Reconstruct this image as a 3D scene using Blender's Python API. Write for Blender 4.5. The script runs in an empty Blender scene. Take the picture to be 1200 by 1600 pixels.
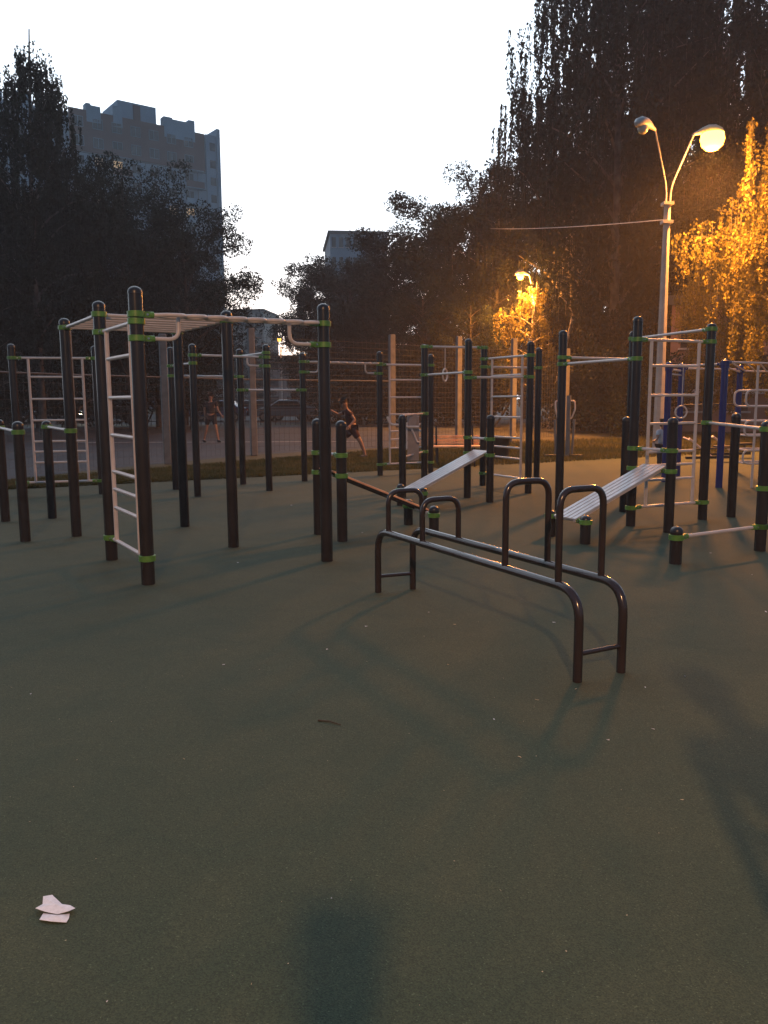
import bpy, math, random
import numpy as np
from mathutils import Vector, Matrix
random.seed(7)
S = bpy.context.scene
COL = S.collection
# ------------------------------------------------------------------ camera, sky, sun, exposure
F = 1270.0; PITCH = math.radians(7.95); ROLL = math.radians(-0.31); EYE = Vector((0, 0, 1.5))
_f = Vector((0, math.cos(PITCH), -math.sin(PITCH))); _u = Vector((0, math.sin(PITCH), math.cos(PITCH))); _r = Vector((1, 0, 0))
CR = math.cos(ROLL) * _r + math.sin(ROLL) * _u; CU = -math.sin(ROLL) * _r + math.cos(ROLL) * _u; CF = _f
cd = bpy.data.cameras.new('camera'); cam = bpy.data.objects.new('camera', cd); COL.objects.link(cam)
cd.sensor_fit = 'VERTICAL'; cd.sensor_height = 24; cd.lens = F / 1600 * 24; cd.clip_end = 2000
cam.matrix_world = Matrix(((CR.x, CU.x, -CF.x, EYE.x), (CR.y, CU.y, -CF.y, EYE.y), (CR.z, CU.z, -CF.z, EYE.z), (0, 0, 0, 1)))
S.camera = cam
S.render.resolution_x = 768; S.render.resolution_y = 1024
S.view_settings.view_transform = 'Standard'; S.view_settings.look = 'None'; S.view_settings.gamma = 1
S.view_settings.exposure = -0.2
SKY_GREY = 0.85; SKY_NISHITA = 0.05
LAMP_NEAR = 15000.0; LAMP_FAR = 11000.0; LAMP_BACK = 7500.0; ADDED_HAZE = 0.0015
w = bpy.data.worlds.new('World'); S.world = w; w.use_nodes = True
nt = w.node_tree; nt.nodes.clear()
def NN(t, ty, **kw):
    n = t.nodes.new(ty)
    for k, v in kw.items(): setattr(n, k, v)
    return n
out = NN(nt, 'ShaderNodeOutputWorld'); sky = NN(nt, 'ShaderNodeTexSky', sky_type='NISHITA')
sky.sun_disc = False; sky.sun_elevation = math.radians(2.5); sky.sun_rotation = math.radians(-12); sky.altitude = 150
b1 = NN(nt, 'ShaderNodeBackground'); b1.inputs[1].default_value = SKY_NISHITA
nt.links.new(sky.outputs[0], b1.inputs[0])
# thin even cloud sheet over the dusk sky, brighter towards the after-glow
tc = NN(nt, 'ShaderNodeTexCoord'); dp = NN(nt, 'ShaderNodeVectorMath', operation='DOT_PRODUCT')
dp.inputs[1].default_value = (-0.2, 0.95, 0.22)
nt.links.new(tc.outputs['Generated'], dp.inputs[0])
rp = NN(nt, 'ShaderNodeValToRGB'); rp.color_ramp.elements[0].position = 0.0; rp.color_ramp.elements[1].position = 1.0
mr = NN(nt, 'ShaderNodeMapRange'); mr.inputs[1].default_value = -1; mr.inputs[2].default_value = 1
nt.links.new(dp.outputs['Value'], mr.inputs[0]); nt.links.new(mr.outputs[0], rp.inputs[0])
rp.color_ramp.elements[0].color = (.09, .18, .31, 1); rp.color_ramp.elements[1].color = (2.2, 2.5, 2.8, 1)
e = rp.color_ramp.elements.new(0.66); e.color = (.085, .19, .34, 1)
e = rp.color_ramp.elements.new(0.89); e.color = (1.6, 1.85, 2.15, 1)
b2 = NN(nt, 'ShaderNodeBackground'); b2.inputs[1].default_value = SKY_GREY
nt.links.new(rp.outputs[0], b2.inputs[0])
ad = NN(nt, 'ShaderNodeAddShader'); nt.links.new(b1.outputs[0], ad.inputs[0]); nt.links.new(b2.outputs[0], ad.inputs[1])
nt.links.new(ad.outputs[0], out.inputs[0])
sl = bpy.data.lights.new('sun', 'SUN'); sl.energy = 0.12; sl.angle = math.radians(15); sl.color = (1, .86, .75)
sun = bpy.data.objects.new('sun', sl); COL.objects.link(sun)
_sd = Vector((math.sin(math.radians(-12)) * 1, math.cos(math.radians(-12)), math.tan(math.radians(2.5))))
sun.rotation_euler = _sd.to_track_quat('Z', 'Y').to_euler()

# ------------------------------------------------------------------ where a place seen in the photo stands on the ground
def ray(px, py): return CF + CR * ((px - 600) / F) - CU * ((py - 800) / F)
def Zp(px, py, z=0.0):
    d = ray(px, py); return EYE + d * ((z - EYE.z) / d.z)
def Wy(px, py, Y):
    d = ray(px, py); return EYE + d * (Y / d.y)
def project(p):
    d = Vector(p) - EYE; z = d.dot(CF); return 600 + F * d.dot(CR) / z, 800 - F * d.dot(CU) / z
def zat(p, py):
    A = CU - CF * ((800 - py) / F); return EYE.z - (p[0] * A.x + p[1] * A.y) / A.z
def lerp(a, b, t): return a + (b - a) * t

# ------------------------------------------------------------------ materials
def mat(name, col, rough=.5, metal=0.0, noise=0.0, nscale=8.0, bump=0.0, bscale=60.0, emit=None, estr=0.0, spec=.5, col2=None, coat=0.0):
    m = bpy.data.materials.new(name); m.use_nodes = True; t = m.node_tree; b = t.nodes['Principled BSDF']
    b.inputs['Base Color'].default_value = (*col, 1); b.inputs['Roughness'].default_value = rough
    b.inputs['Metallic'].default_value = metal; b.inputs['Specular IOR Level'].default_value = spec
    b.inputs['Coat Weight'].default_value = coat
    tc = NN(t, 'ShaderNodeTexCoord')
    if noise > 0 or col2:
        n = NN(t, 'ShaderNodeTexNoise'); n.inputs['Scale'].default_value = nscale; n.inputs['Detail'].default_value = 5
        t.links.new(tc.outputs['Object'], n.inputs[0])
        r = NN(t, 'ShaderNodeValToRGB'); r.color_ramp.elements[0].position = .3; r.color_ramp.elements[1].position = .7
        c2 = col2 or tuple(min(1, c * (1 + noise)) for c in col); c1 = col if col2 else tuple(c * (1 - noise) for c in col)
        r.color_ramp.elements[0].color = (*c1, 1); r.color_ramp.elements[1].color = (*c2, 1)
        t.links.new(n.outputs[0], r.inputs[0]); t.links.new(r.outputs[0], b.inputs['Base Color'])
    if bump > 0:
        n2 = NN(t, 'ShaderNodeTexNoise'); n2.inputs['Scale'].default_value = bscale; n2.inputs['Detail'].default_value = 4
        t.links.new(tc.outputs['Object'], n2.inputs[0])
        bp = NN(t, 'ShaderNodeBump'); bp.inputs['Strength'].default_value = bump; bp.inputs['Distance'].default_value = .01
        t.links.new(n2.outputs[0], bp.inputs['Height']); t.links.new(bp.outputs[0], b.inputs['Normal'])
    if emit:
        b.inputs['Emission Color'].default_value = (*emit, 1); b.inputs['Emission Strength'].default_value = estr
    return m
M = {}
M['post'] = mat('brown_gloss_paint', (.026, .021, .022), .22, noise=.25, nscale=3, bump=.02, bscale=30)
M['cap'] = mat('dark_plastic_cap', (.020, .019, .024), .32)
M['clamp'] = mat('green_paint', (.10, .24, .045), .38, noise=.25, nscale=20)
M['bar'] = mat('pale_paint', (.60, .53, .51), .32, noise=.10, nscale=9)
M['alu'] = mat('bench_slat_paint', (.52, .53, .56), .30, noise=.10, nscale=14)
M['bolt'] = mat('bolt_steel', (.5, .5, .5), .3, 1.0)
M['frame'] = mat('dark_brown_enamel', (.030, .021, .022), .20, noise=.2, nscale=4, coat=.3)
M['woodslat'] = mat('varnished_orange_wood', (1.0, .52, .26), .45, noise=.25, nscale=6)
M['lamplit_slat'] = mat('lamp_tinted_slat', (.85, .43, .26), .4, noise=.2, nscale=8)  # orange lamplight on pale slats, put into their base colour
M['blue'] = mat('blue_gloss_paint', (.020, .030, .16), .25, noise=.15, nscale=4)
M['lamp_concrete'] = mat('lamplit_concrete', (.46, .44, .42), .8, noise=.15, nscale=4, bump=.3, bscale=30)  # concrete lightened, with the lamplight on the pole put into its colour
M['birch_dark'] = mat('dimmed_birch_bark', (.03, .028, .025), .85, nscale=4, col2=(.14, .13, .12), bump=.4, bscale=16)  # birch bark with shade put into its colour, so trunks stay dim
M['concrete'] = mat('concrete', (.17, .175, .18), .85, noise=.2, nscale=6, bump=.3, bscale=40)
M['galv'] = mat('galvanised_wire', (.09, .09, .095), .6, .3)
M['pad'] = mat('grey_brown_board', (.30, .25, .24), .6, noise=.15, nscale=7)
M['bark'] = mat('dark_bark', (.045, .038, .032), .9, noise=.5, nscale=7, bump=.6, bscale=14)
M['birch'] = mat('birch_bark', (.05, .045, .04), .8, nscale=5, col2=(.50, .47, .42), bump=.4, bscale=16)
M['black'] = mat('black_metal', (.02, .02, .02), .45, noise=.3, nscale=6)
M['rubber_t'] = mat('tyre_rubber', (.015, .015, .015), .8)
M['glass'] = mat('dark_window_glass', (.02, .025, .03), .06, spec=.8)
M['skin'] = mat('skin', (.26, .16, .12), .55, noise=.08)
M['hair'] = mat('dark_hair', (.025, .018, .014), .6)
M['shirt_d'] = mat('dark_cloth', (.022, .022, .028), .9, noise=.2)
M['shirt_m'] = mat('maroon_cloth', (.06, .025, .025), .9, noise=.2)
M['shirt_b'] = mat('pale_blue_cloth', (.34, .44, .55), .9, noise=.1)
M['shoe'] = mat('dark_shoe', (.02, .02, .02), .6)
M['paper'] = mat('crumpled_paper', (.68, .68, .74), .8, noise=.12, nscale=60)
M['dry'] = mat('dry_leaf', (.42, .34, .22), .8, noise=.3, nscale=40)
M['twig'] = mat('twig', (.045, .035, .025), .9)
M['headl'] = mat('headlight_on', (1, .9, .7), .3, emit=(1, .85, .6), estr=60)
M['lampglow'] = mat('sodium_lamp_bowl', (1, .6, .2), .3, emit=(1, .46, .045), estr=14)
M['lampglow2'] = mat('sodium_lamp_bowl_far', (1, .6, .2), .3, emit=(1, .42, .05), estr=12)
M['bowl_off'] = mat('unlit_lamp_bowl', (.55, .5, .42), .15, spec=.8)
M['lamphead'] = mat('lamp_housing', (.42, .42, .42), .4, noise=.1)
M['white'] = mat('white_line_paint', (.62, .62, .62), .8, noise=.25, nscale=3)
M['litwin'] = mat('lit_window', (1, .75, .45), .4, emit=(1, .66, .36), estr=.35)
M['litwin2'] = mat('dim_lit_window', (1, .8, .6), .4, emit=(.95, .78, .6), estr=.2)
def leafmat(name, c1, c2):
    m = bpy.data.materials.new(name); m.use_nodes = True; t = m.node_tree; t.nodes.clear()
    o = NN(t, 'ShaderNodeOutputMaterial'); g = NN(t, 'ShaderNodeTexNoise'); g.inputs['Scale'].default_value = 1.3; g.inputs['Detail'].default_value = 6
    tc = NN(t, 'ShaderNodeTexCoord'); t.links.new(tc.outputs['Object'], g.inputs[0])
    r = NN(t, 'ShaderNodeValToRGB'); r.color_ramp.elements[0].position = .35; r.color_ramp.elements[1].position = .65
    r.color_ramp.elements[0].color = (*c1, 1); r.color_ramp.elements[1].color = (*c2, 1)
    d = NN(t, 'ShaderNodeBsdfPrincipled'); d.inputs['Roughness'].default_value = .75; d.inputs['Specular IOR Level'].default_value = .2
    tr = NN(t, 'ShaderNodeBsdfTranslucent'); mx = NN(t, 'ShaderNodeMixShader'); mx.inputs[0].default_value = .3
    t.links.new(g.outputs[0], r.inputs[0]); t.links.new(r.outputs[0], d.inputs['Base Color']); t.links.new(r.outputs[0], tr.inputs[0])
    t.links.new(d.outputs[0], mx.inputs[1]); t.links.new(tr.outputs[0], mx.inputs[2]); t.links.new(mx.outputs[0], o.inputs[0])
    return m
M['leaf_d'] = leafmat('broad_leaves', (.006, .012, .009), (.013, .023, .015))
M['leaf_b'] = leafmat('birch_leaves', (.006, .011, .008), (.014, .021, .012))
M['leaf_l'] = leafmat('lamplit_birch_leaves', (.09, .085, .02), (.19, .155, .035))  # birch leaves with lamplight put into a brighter, yellower colour
M['grass'] = leafmat('grass_blades', (.05, .065, .022), (.11, .10, .04))

# ------------------------------------------------------------------ mesh helpers
ORG = {}
def origin(o):
    v = Vector((0, 0, 0))
    while o is not None:
        if o.name in ORG: v = v + ORG[o.name]
        o = o.parent
    return v
def tag(o, label=None, cat=None, group=None, kind=None):
    if label: o['label'] = label
    if cat: o['category'] = cat
    if group: o['group'] = group
    if kind: o['kind'] = kind
    return o
def empty(name, loc, label, cat, group=None):
    o = bpy.data.objects.new(name, None); COL.objects.link(o); o.location = loc; o.empty_display_size = .2
    ORG[o.name] = Vector(loc); return tag(o, label, cat, group)
class MB:
    def __init__(s): s.v = []; s.f = []
    def box(s, c, size, rz=0.0, ax=None):
        if ax is None:
            ax = (Vector((math.cos(rz), math.sin(rz), 0)), Vector((-math.sin(rz), math.cos(rz), 0)), Vector((0, 0, 1)))
        c = Vector(c); n = len(s.v)
        for i in (-1, 1):
            for j in (-1, 1):
                for k in (-1, 1):
                    s.v.append(c + ax[0] * (i * size[0] / 2) + ax[1] * (j * size[1] / 2) + ax[2] * (k * size[2] / 2))
        for q in ((0, 1, 3, 2), (4, 6, 7, 5), (0, 4, 5, 1), (2, 3, 7, 6), (0, 2, 6, 4), (1, 5, 7, 3)): s.f.append([n + i for i in q])
        return s
    def beam(s, a, b, wd, th, up=Vector((0, 0, 1))):
        a = Vector(a); b = Vector(b); x = (b - a).normalized(); y = up.cross(x).normalized(); z = x.cross(y)
        return s.box((a + b) / 2, ((b - a).length, wd, th), ax=(x, y, z))
    def tube(s, pts, r, seg=10, closed=False, cap=True):
        pts = [Vector(p) for p in pts]; N = len(pts); rs = r if isinstance(r, (list, tuple)) else [r] * N
        T = []
        for i in range(N):
            a = pts[(i - 1) % N] if (i > 0 or closed) else pts[i]; b = pts[(i + 1) % N] if (i < N - 1 or closed) else pts[i]
            T.append((b - a).normalized())
        ref = Vector((0, 0, 1)) if abs(T[0].z) < .9 else Vector((1, 0, 0))
        u = T[0].cross(ref).normalized(); n0 = len(s.v)
        for i in range(N):
            if i: u = (u - T[i] * u.dot(T[i])).normalized()
            vv = T[i].cross(u)
            for k in range(seg):
                a = 2 * math.pi * k / seg; s.v.append(pts[i] + (u * math.cos(a) + vv * math.sin(a)) * rs[i])
        for i in range(N if closed else N - 1):
            j = (i + 1) % N
            for k in range(seg):
                l = (k + 1) % seg; s.f.append([n0 + i * seg + k, n0 + i * seg + l, n0 + j * seg + l, n0 + j * seg + k])
        if cap and not closed:
            s.f.append([n0 + k for k in range(seg)][::-1]); s.f.append([n0 + (N - 1) * seg + k for k in range(seg)])
        return s
    def lathe(s, c, prof, seg=16, squash=(1, 1)):
        c = Vector(c); n0 = len(s.v); N = len(prof)
        for r, z in prof:
            for k in range(seg):
                a = 2 * math.pi * k / seg; s.v.append(c + Vector((r * math.cos(a) * squash[0], r * math.sin(a) * squash[1], z)))
        for i in range(N - 1):
            for k in range(seg):
                l = (k + 1) % seg; s.f.append([n0 + i * seg + k, n0 + i * seg + l, n0 + (i + 1) * seg + l, n0 + (i + 1) * seg + k])
        s.f.append([n0 + k for k in range(seg)][::-1]); s.f.append([n0 + (N - 1) * seg + k for k in range(seg)])
        return s
    def poly(s, pts):
        n = len(s.v); s.v += [Vector(p) for p in pts]; s.f.append(list(range(n, n + len(pts)))); return s
    def prism(s, pts, d):           # closed outline pushed along d
        d = Vector(d); n = len(s.v); k = len(pts); s.v += [Vector(p) for p in pts]; s.v += [Vector(p) + d for p in pts]
        s.f.append(list(range(n, n + k))[::-1]); s.f.append(list(range(n + k, n + 2 * k)))
        for i in range(k): j = (i + 1) % k; s.f.append([n + i, n + j, n + k + j, n + k + i])
        return s
    def build(s, name, m, parent=None, smooth=True, bevel=0.0):
        off = origin(parent)
        me = bpy.data.meshes.new(name); me.from_pydata([tuple(v - off) for v in s.v], [], s.f); me.materials.append(m)
        if smooth:
            me.polygons.foreach_set('use_smooth', [True] * len(me.polygons)); me.set_sharp_from_angle(angle=math.radians(38))
        o = bpy.data.objects.new(name, me); COL.objects.link(o); o.parent = parent
        if bevel:
            bv = o.modifiers.new('bevel', 'BEVEL'); bv.width = bevel; bv.segments = 2; bv.limit_method = 'ANGLE'
        return o
def fillet(pts, r, n=6):
    pts = [Vector(p) for p in pts]; o = [pts[0]]
    for i in range(1, len(pts) - 1):
        a, b, c = pts[i - 1], pts[i], pts[i + 1]; d1 = (a - b); d2 = (c - b)
        rr = min(r, d1.length * .48, d2.length * .48); p = b + d1.normalized() * rr; q = b + d2.normalized() * rr
        for k in range(n + 1):
            t = k / n; o.append(p.lerp(b, t).lerp(b.lerp(q, t), t))
    o.append(pts[-1]); return o
def quads(name, V, m, parent=None):      # V: (N,4,3)
    N = len(V); off = np.array(origin(parent)); co = (V.reshape(-1, 3) - off).astype(np.float32)
    me = bpy.data.meshes.new(name); me.vertices.add(N * 4); me.vertices.foreach_set('co', co.ravel())
    me.loops.add(N * 4); me.loops.foreach_set('vertex_index', np.arange(N * 4, dtype=np.int32))
    me.polygons.add(N); me.polygons.foreach_set('loop_start', np.arange(0, N * 4, 4, dtype=np.int32))
    me.polygons.foreach_set('loop_total', np.full(N, 4, dtype=np.int32)); me.update(calc_edges=True); me.materials.append(m)
    o = bpy.data.objects.new(name, me); COL.objects.link(o); o.parent = parent; return o
def copy_tree(o, parent=None):
    c = o.copy(); COL.objects.link(c); c.parent = parent
    for ch in list(o.children): copy_tree(ch, c)
    return c

# ------------------------------------------------------------------ ground
def sheet(name, pts, z, m, sub=0):
    return tag(MB().poly([(p[0], p[1], z) for p in pts]).build(name, m, smooth=False), kind='structure')
def groundmat(name, c1, c2, nsc, fine, c3=None, bump=.4, rough=.9, patch=None):
    m = bpy.data.materials.new(name); m.use_nodes = True; t = m.node_tree; b = t.nodes['Principled BSDF']
    b.inputs['Roughness'].default_value = rough; b.inputs['Specular IOR Level'].default_value = .3
    tc = NN(t, 'ShaderNodeTexCoord'); n = NN(t, 'ShaderNodeTexNoise'); n.inputs['Scale'].default_value = nsc; n.inputs['Detail'].default_value = 6
    n.inputs['Roughness'].default_value = .6
    v = NN(t, 'ShaderNodeTexVoronoi'); v.inputs['Scale'].default_value = fine
    t.links.new(tc.outputs['Object'], n.inputs[0]); t.links.new(tc.outputs['Object'], v.inputs[0])
    nw = NN(t, 'ShaderNodeTexNoise'); nw.inputs['Scale'].default_value = nsc * 6; nw.inputs['Detail'].default_value = 8; nw.inputs['Roughness'].default_value = .7; nw.inputs['Distortion'].default_value = 1.2
    t.links.new(tc.outputs['Object'], nw.inputs[0]); ma = NN(t, 'ShaderNodeMath', operation='MULTIPLY_ADD'); ma.inputs[1].default_value = .45; t.links.new(nw.outputs[0], ma.inputs[0])
    ms = NN(t, 'ShaderNodeMath', operation='MULTIPLY_ADD'); ms.inputs[1].default_value = .75; ms.inputs[2].default_value = -.1; t.links.new(n.outputs[0], ms.inputs[0]); t.links.new(ms.outputs[0], ma.inputs[2])
    r = NN(t, 'ShaderNodeValToRGB'); r.color_ramp.elements[0].position = .35; r.color_ramp.elements[1].position = .68
    r.color_ramp.elements[0].color = (*c1, 1); r.color_ramp.elements[1].color = (*c2, 1); t.links.new(ma.outputs[0], r.inputs[0])
    sp = NN(t, 'ShaderNodeSeparateColor'); t.links.new(v.outputs['Color'], sp.inputs[0])
    r2 = NN(t, 'ShaderNodeValToRGB'); r2.color_ramp.interpolation = 'CONSTANT'
    r2.color_ramp.elements[0].color = (.75, .75, .75, 1); r2.color_ramp.elements[1].position = .35; r2.color_ramp.elements[1].color = (1, 1, 1, 1)
    q = r2.color_ramp.elements.new(.75); q.color = (1.25, 1.2, 1.1, 1)
    if c3: q = r2.color_ramp.elements.new(.988); q.color = (*c3, 1)
    t.links.new(sp.outputs[0], r2.inputs[0])
    mx = NN(t, 'ShaderNodeMix', data_type='RGBA', blend_type='MULTIPLY'); mx.inputs[0].default_value = 1
    t.links.new(r.outputs[0], mx.inputs[6]); t.links.new(r2.outputs[0], mx.inputs[7]); t.links.new(mx.outputs[2], b.inputs['Base Color'])
    bp = NN(t, 'ShaderNodeBump'); bp.inputs['Strength'].default_value = bump; bp.inputs['Distance'].default_value = .004
    t.links.new(v.outputs['Distance'], bp.inputs['Height']); t.links.new(bp.outputs[0], b.inputs['Normal'])
    return m
M['rubber'] = groundmat('green_rubber_granules', (.036, .057, .038), (.066, .078, .047), .30, 260, (1.8, 1.8, 1.7))
M['earth'] = groundmat('worn_grass_earth', (.050, .055, .022), (.085, .075, .040), 1.2, 60)
M['court'] = groundmat('dark_court_asphalt', (.040, .050, .062), (.055, .066, .080), .5, 120)
M['asphalt'] = groundmat('car_park_asphalt', (.035, .036, .038), (.06, .06, .062), .4, 90)
sheet('ground', [(-600, -60), (600, -60), (600, 900), (-600, 900)], 0.0, M['earth'])
far_edge = [Zp(x, y) for x, y in ((-260, 792), (15, 765), (230, 753), (335, 747), (480, 740), (560, 735), (660, 733), (780, 722), (840, 718), (900, 712), (980, 708), (1100, 704), (1300, 700))]
RUB = [(-12, -12), (16, -12)] + [(p.x, p.y) for p in far_edge[::-1]]
sheet('rubber_surface', RUB, 0.004, M['rubber'])
fence_px = [(-420, 800), (-60, 762), (117, 739), (262, 725), (397, 712), (613, 700), (716, 693), (801, 690), (883, 684)]
FP = [Zp(x, y) for x, y in fence_px]
sheet('sports_court', [(p.x, p.y + .4) for p in FP[:7]] + [(FP[6].x + 3, 47), (-55, 47)], 0.004, M['court'])
sheet('car_park', [(-90, 49), (40, 49), (60, 90), (-100, 90)], 0.004, M['asphalt'])
a, b = Zp(100, 692), Zp(560, 690)
ml = MB(); ml.beam((a.x, a.y, .0085), (b.x, b.y, .0085), .10, .001); tag(ml.build('court_line', M['white'], smooth=False), kind='structure')

# ------------------------------------------------------------------ workout rigs
PR = .055
class Post:
    pass
def post(rig, bx, by, ty=None, h=None, m='post', r=PR):
    p = Post(); g = Zp(bx, by); p.x, p.y = g.x, g.y; p.h = h if h else zat(g, ty); p.r = r
    body = MB().tube([(p.x, p.y, -.02), (p.x, p.y, p.h - r * .9)], r, 20, cap=True).build('post', M[m], rig)
    prof = [(r * 1.04, 0), (r * 1.04, r * .25)] + [(r * 1.04 * math.cos(a), r * .25 + r * .8 * math.sin(a)) for a in [math.radians(d) for d in (20, 40, 60, 78)]] + [(r * .05, r * 1.05)]
    MB().lathe((p.x, p.y, p.h - r * 1.05), prof, 20).build('post_cap', M['cap' if m == 'post' else m], body)
    p.o = body; return p
def P3(p, z): return Vector((p.x, p.y, z))
def clamp(p, z, toward=None, m='clamp'):
    r = p.r
    mb = MB().lathe((p.x, p.y, z - .025), [(r + .002, 0), (r + .013, .003), (r + .013, .047), (r + .002, .05)], 20)
    bolts = MB()
    if toward is not None:
        d = (Vector(toward) - P3(p, z)); d.z = 0; d.normalize(); c = P3(p, z) + d * (r + .028); mb.box(c, (.05, .045, .045), math.atan2(d.y, d.x))
        mb.tube([c + d * .01, c + d * .055], .026, 10)
        n = Vector((-d.y, d.x, 0))
        bolts.tube([c + n * -.033, c + n * .033], .009, 6)
    o = mb.build('clamp', M[m], p.o)
    if bolts.v: bolts.build('bolt', M['bolt'], o)
    return o
def bar(rig, A, za, B, zb, r=.0175, m='bar', cl=True, cm='clamp'):
    a, b = P3(A, za), P3(B, zb)
    if cl: clamp(A, za, b, cm); clamp(B, zb, a, cm)
    d = (b - a).normalized()
    return MB().tube([a + d * (A.r + .02), b - d * (B.r + .02)], r, 12).build('bar', M[m], rig)
def ladder(rig, A, B, top=2.15, bot=.22, zs=(1.86, 1.52, 1.19, .86, .70, .53), f0=.19, f1=.84):
    clamp(A, top, P3(B, top)); clamp(B, top, P3(A, top)); clamp(A, bot, P3(B, bot)); clamp(B, bot, P3(A, bot))
    pt = lambda f, z: lerp(P3(A, z), P3(B, z), f)
    L = (P3(A, 0) - P3(B, 0)).length; e = (PR + .02) / L
    mb = MB(); mb.tube([pt(e, top), pt(1 - e, top)], .0175, 12); mb.tube([pt(e, bot), pt(1 - e, bot)], .0175, 12)
    for f in (f0, f1): mb.tube([pt(f, bot), pt(f, top)], .0195, 12)
    o = mb.build('ladder_frame', M['bar'], rig)
    for z in zs: MB().tube([pt(f0, z), pt(f1, z)], .0165, 10).build('rung', M['bar'], o)
def jtube(A, B, zt, zl):   # J shaped bracket that drops from the top tube to a lower clamp
    d = (P3(B, 0) - P3(A, 0)).normalized(); clamp(A, zl, P3(B, zl))
    return fillet([P3(A, zl) + d * (PR + .04), P3(A, zl) + d * .34, P3(A, zt) + d * .34], .12, 6)
def snake(rig, A, B, zt=2.165, zl=1.98, n=3.5, amp=.085, two=True):
    a, b = P3(A, zt), P3(B, zt); d = (b - a); L = d.length; d.normalize(); nrm = Vector((-d.y, d.x, 0))
    clamp(A, zt, b); clamp(B, zt, a)
    for sg in ((1, -1) if two else (1,)):
        pts = [a + d * (PR + .03), a + d * .16]; x = .22; step = (L - .44) / (2 * n); k = 0
        while x < L - .2:
            s_ = sg * (1 if k % 2 else -1) * amp; pts += [a + d * (x + step * .18) + nrm * s_, a + d * (x + step * .82) + nrm * s_]; x += step; k += 1
        pts += [a + d * (L - .16), a + d * (L - PR - .03)]
        MB().tube(fillet(pts, .05, 4), .0165, 10).build('wavy_tube', M['bar'], rig)
    MB().tube(jtube(A, B, zt, zl), .0165, 10).build('bracket', M['bar'], rig)
    MB().tube(jtube(B, A, zt, zl), .0165, 10).build('bracket', M['bar'], rig)
def board(rig, A, B, C, D, m='alu', n=5, zt=.715, zb=.26, zu=.915):
    bar(rig, A, zt - .03, B, zt - .03, .0175); bar(rig, A, zu, B, zu, .0175); bar(rig, C, zb - .03, D, zb - .03, .0175)
    TL, TR, BL, BR = lerp(P3(A, zt), P3(B, zt), .22), lerp(P3(A, zt), P3(B, zt), .80), lerp(P3(C, zb), P3(D, zb), .16), lerp(P3(C, zb), P3(D, zb), .84)
    ext = ((TL + TR) - (BL + BR)).normalized() * .05
    wv = ((TR - TL) + (BR - BL)) / 2; wd = wv.length; wv.normalize(); lc, hc = (BL + BR) / 2 - ext, (TL + TR) / 2 + ext
    up = (hc - lc).cross(wv); up = up if up.z > 0 else -up; up.normalize()
    mb = MB()
    for s_ in (-1, 1): mb.beam(lc + wv * s_ * wd * .40 - up * .022, hc + wv * s_ * wd * .40 - up * .022, .03, .025, up)
    fr = mb.build('bench_frame', M['post' if m != 'alu' else 'bar'], rig)
    for k in range(n):
        o = wv * ((k + .5) / n - .5) * wd
        MB().beam(lc + o, hc + o, wd / n * .82, .02, up).build('slat', M[m], fr, bevel=.004)

# rig 1: overhead ladder rig, left
r1 = empty('overhead_ladder_rig', Zp(232, 913), 'nearest left rig of tall brown posts with wavy overhead tubes and pink ladder', 'climbing rig')
p1 = post(r1, 232, 913, 447); p2 = post(r1, 175, 875, 470); p3 = post(r1, 120, 838, 497); p4 = post(r1, 365, 855, 485)
p5 = post(r1, 511, 877, 474); p6 = post(r1, 289, 823, h=2.38); p16 = post(r1, 82, 810, 657)
snake(r1, p1, p5)
ladder(r1, p2, p1, top=2.11)
bar(r1, p2, 2.27, p3, 2.27); bar(r1, p4, 2.27, p6, 2.27)
for k in range(7):
    t = .035 + .93 * k / 6; a = lerp(P3(p2, 2.27), P3(p3, 2.27), t); b = lerp(P3(p4, 2.27), P3(p6, 2.27), t)
    MB().tube([a, b], .0165, 10).build('monkey_bar', M['bar'], r1)
bar(r1, p16, 1.17, p3, 1.17)
# rig 2: low parallel rail at the left edge
r2 = empty('low_rail_rig', Zp(40, 846), 'two short brown posts joined by one pale rail at the left edge of the photo', 'parallel bar')
p14 = post(r2, 9, 815, 655); p15 = post(r2, 40, 846, 658); bar(r2, p14, 1.17, p15, 1.17)
# rig 3: wall bars
r3 = empty('wall_bars', Zp(33, 775), 'white climbing ladder between two tall brown posts, seen through the short posts at far left', 'wall bars')
p13 = post(r3, 33, 776, 537); p17 = post(r3, 160, 772, 540); ladder(r3, p13, p17)
# rig 4: back row of high bars
r4 = empty('back_bar_rig', Zp(421, 767), 'back row of brown posts with high bars, small wavy tubes and white ladder', 'climbing rig')
p7 = post(r4, 275, 765, 542); p8 = post(r4, 309, 776, 537); p9 = post(r4, 380, 757, 545); p10 = post(r4, 421, 767, 538)
p11 = post(r4, 476, 752, 551); p12 = post(r4, 594, 743, 549); p18b = post(r4, 673, 739, 553)
bar(r4, p8, 2.17, p10, 2.17); bar(r4, p10, 2.24, p9, 2.24); bar(r4, p7, 1.89, p9, 1.89); bar(r4, p9, 1.66, p11, 1.66)
bar(r4, p7, 2.05, p8, 2.05)
snake(r4, p11, p12); ladder(r4, p12, p18b)
MB().tube(jtube(p10, p8, 2.15, 2.03), .0165, 10).build('bracket', M['bar'], r4)
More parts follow.
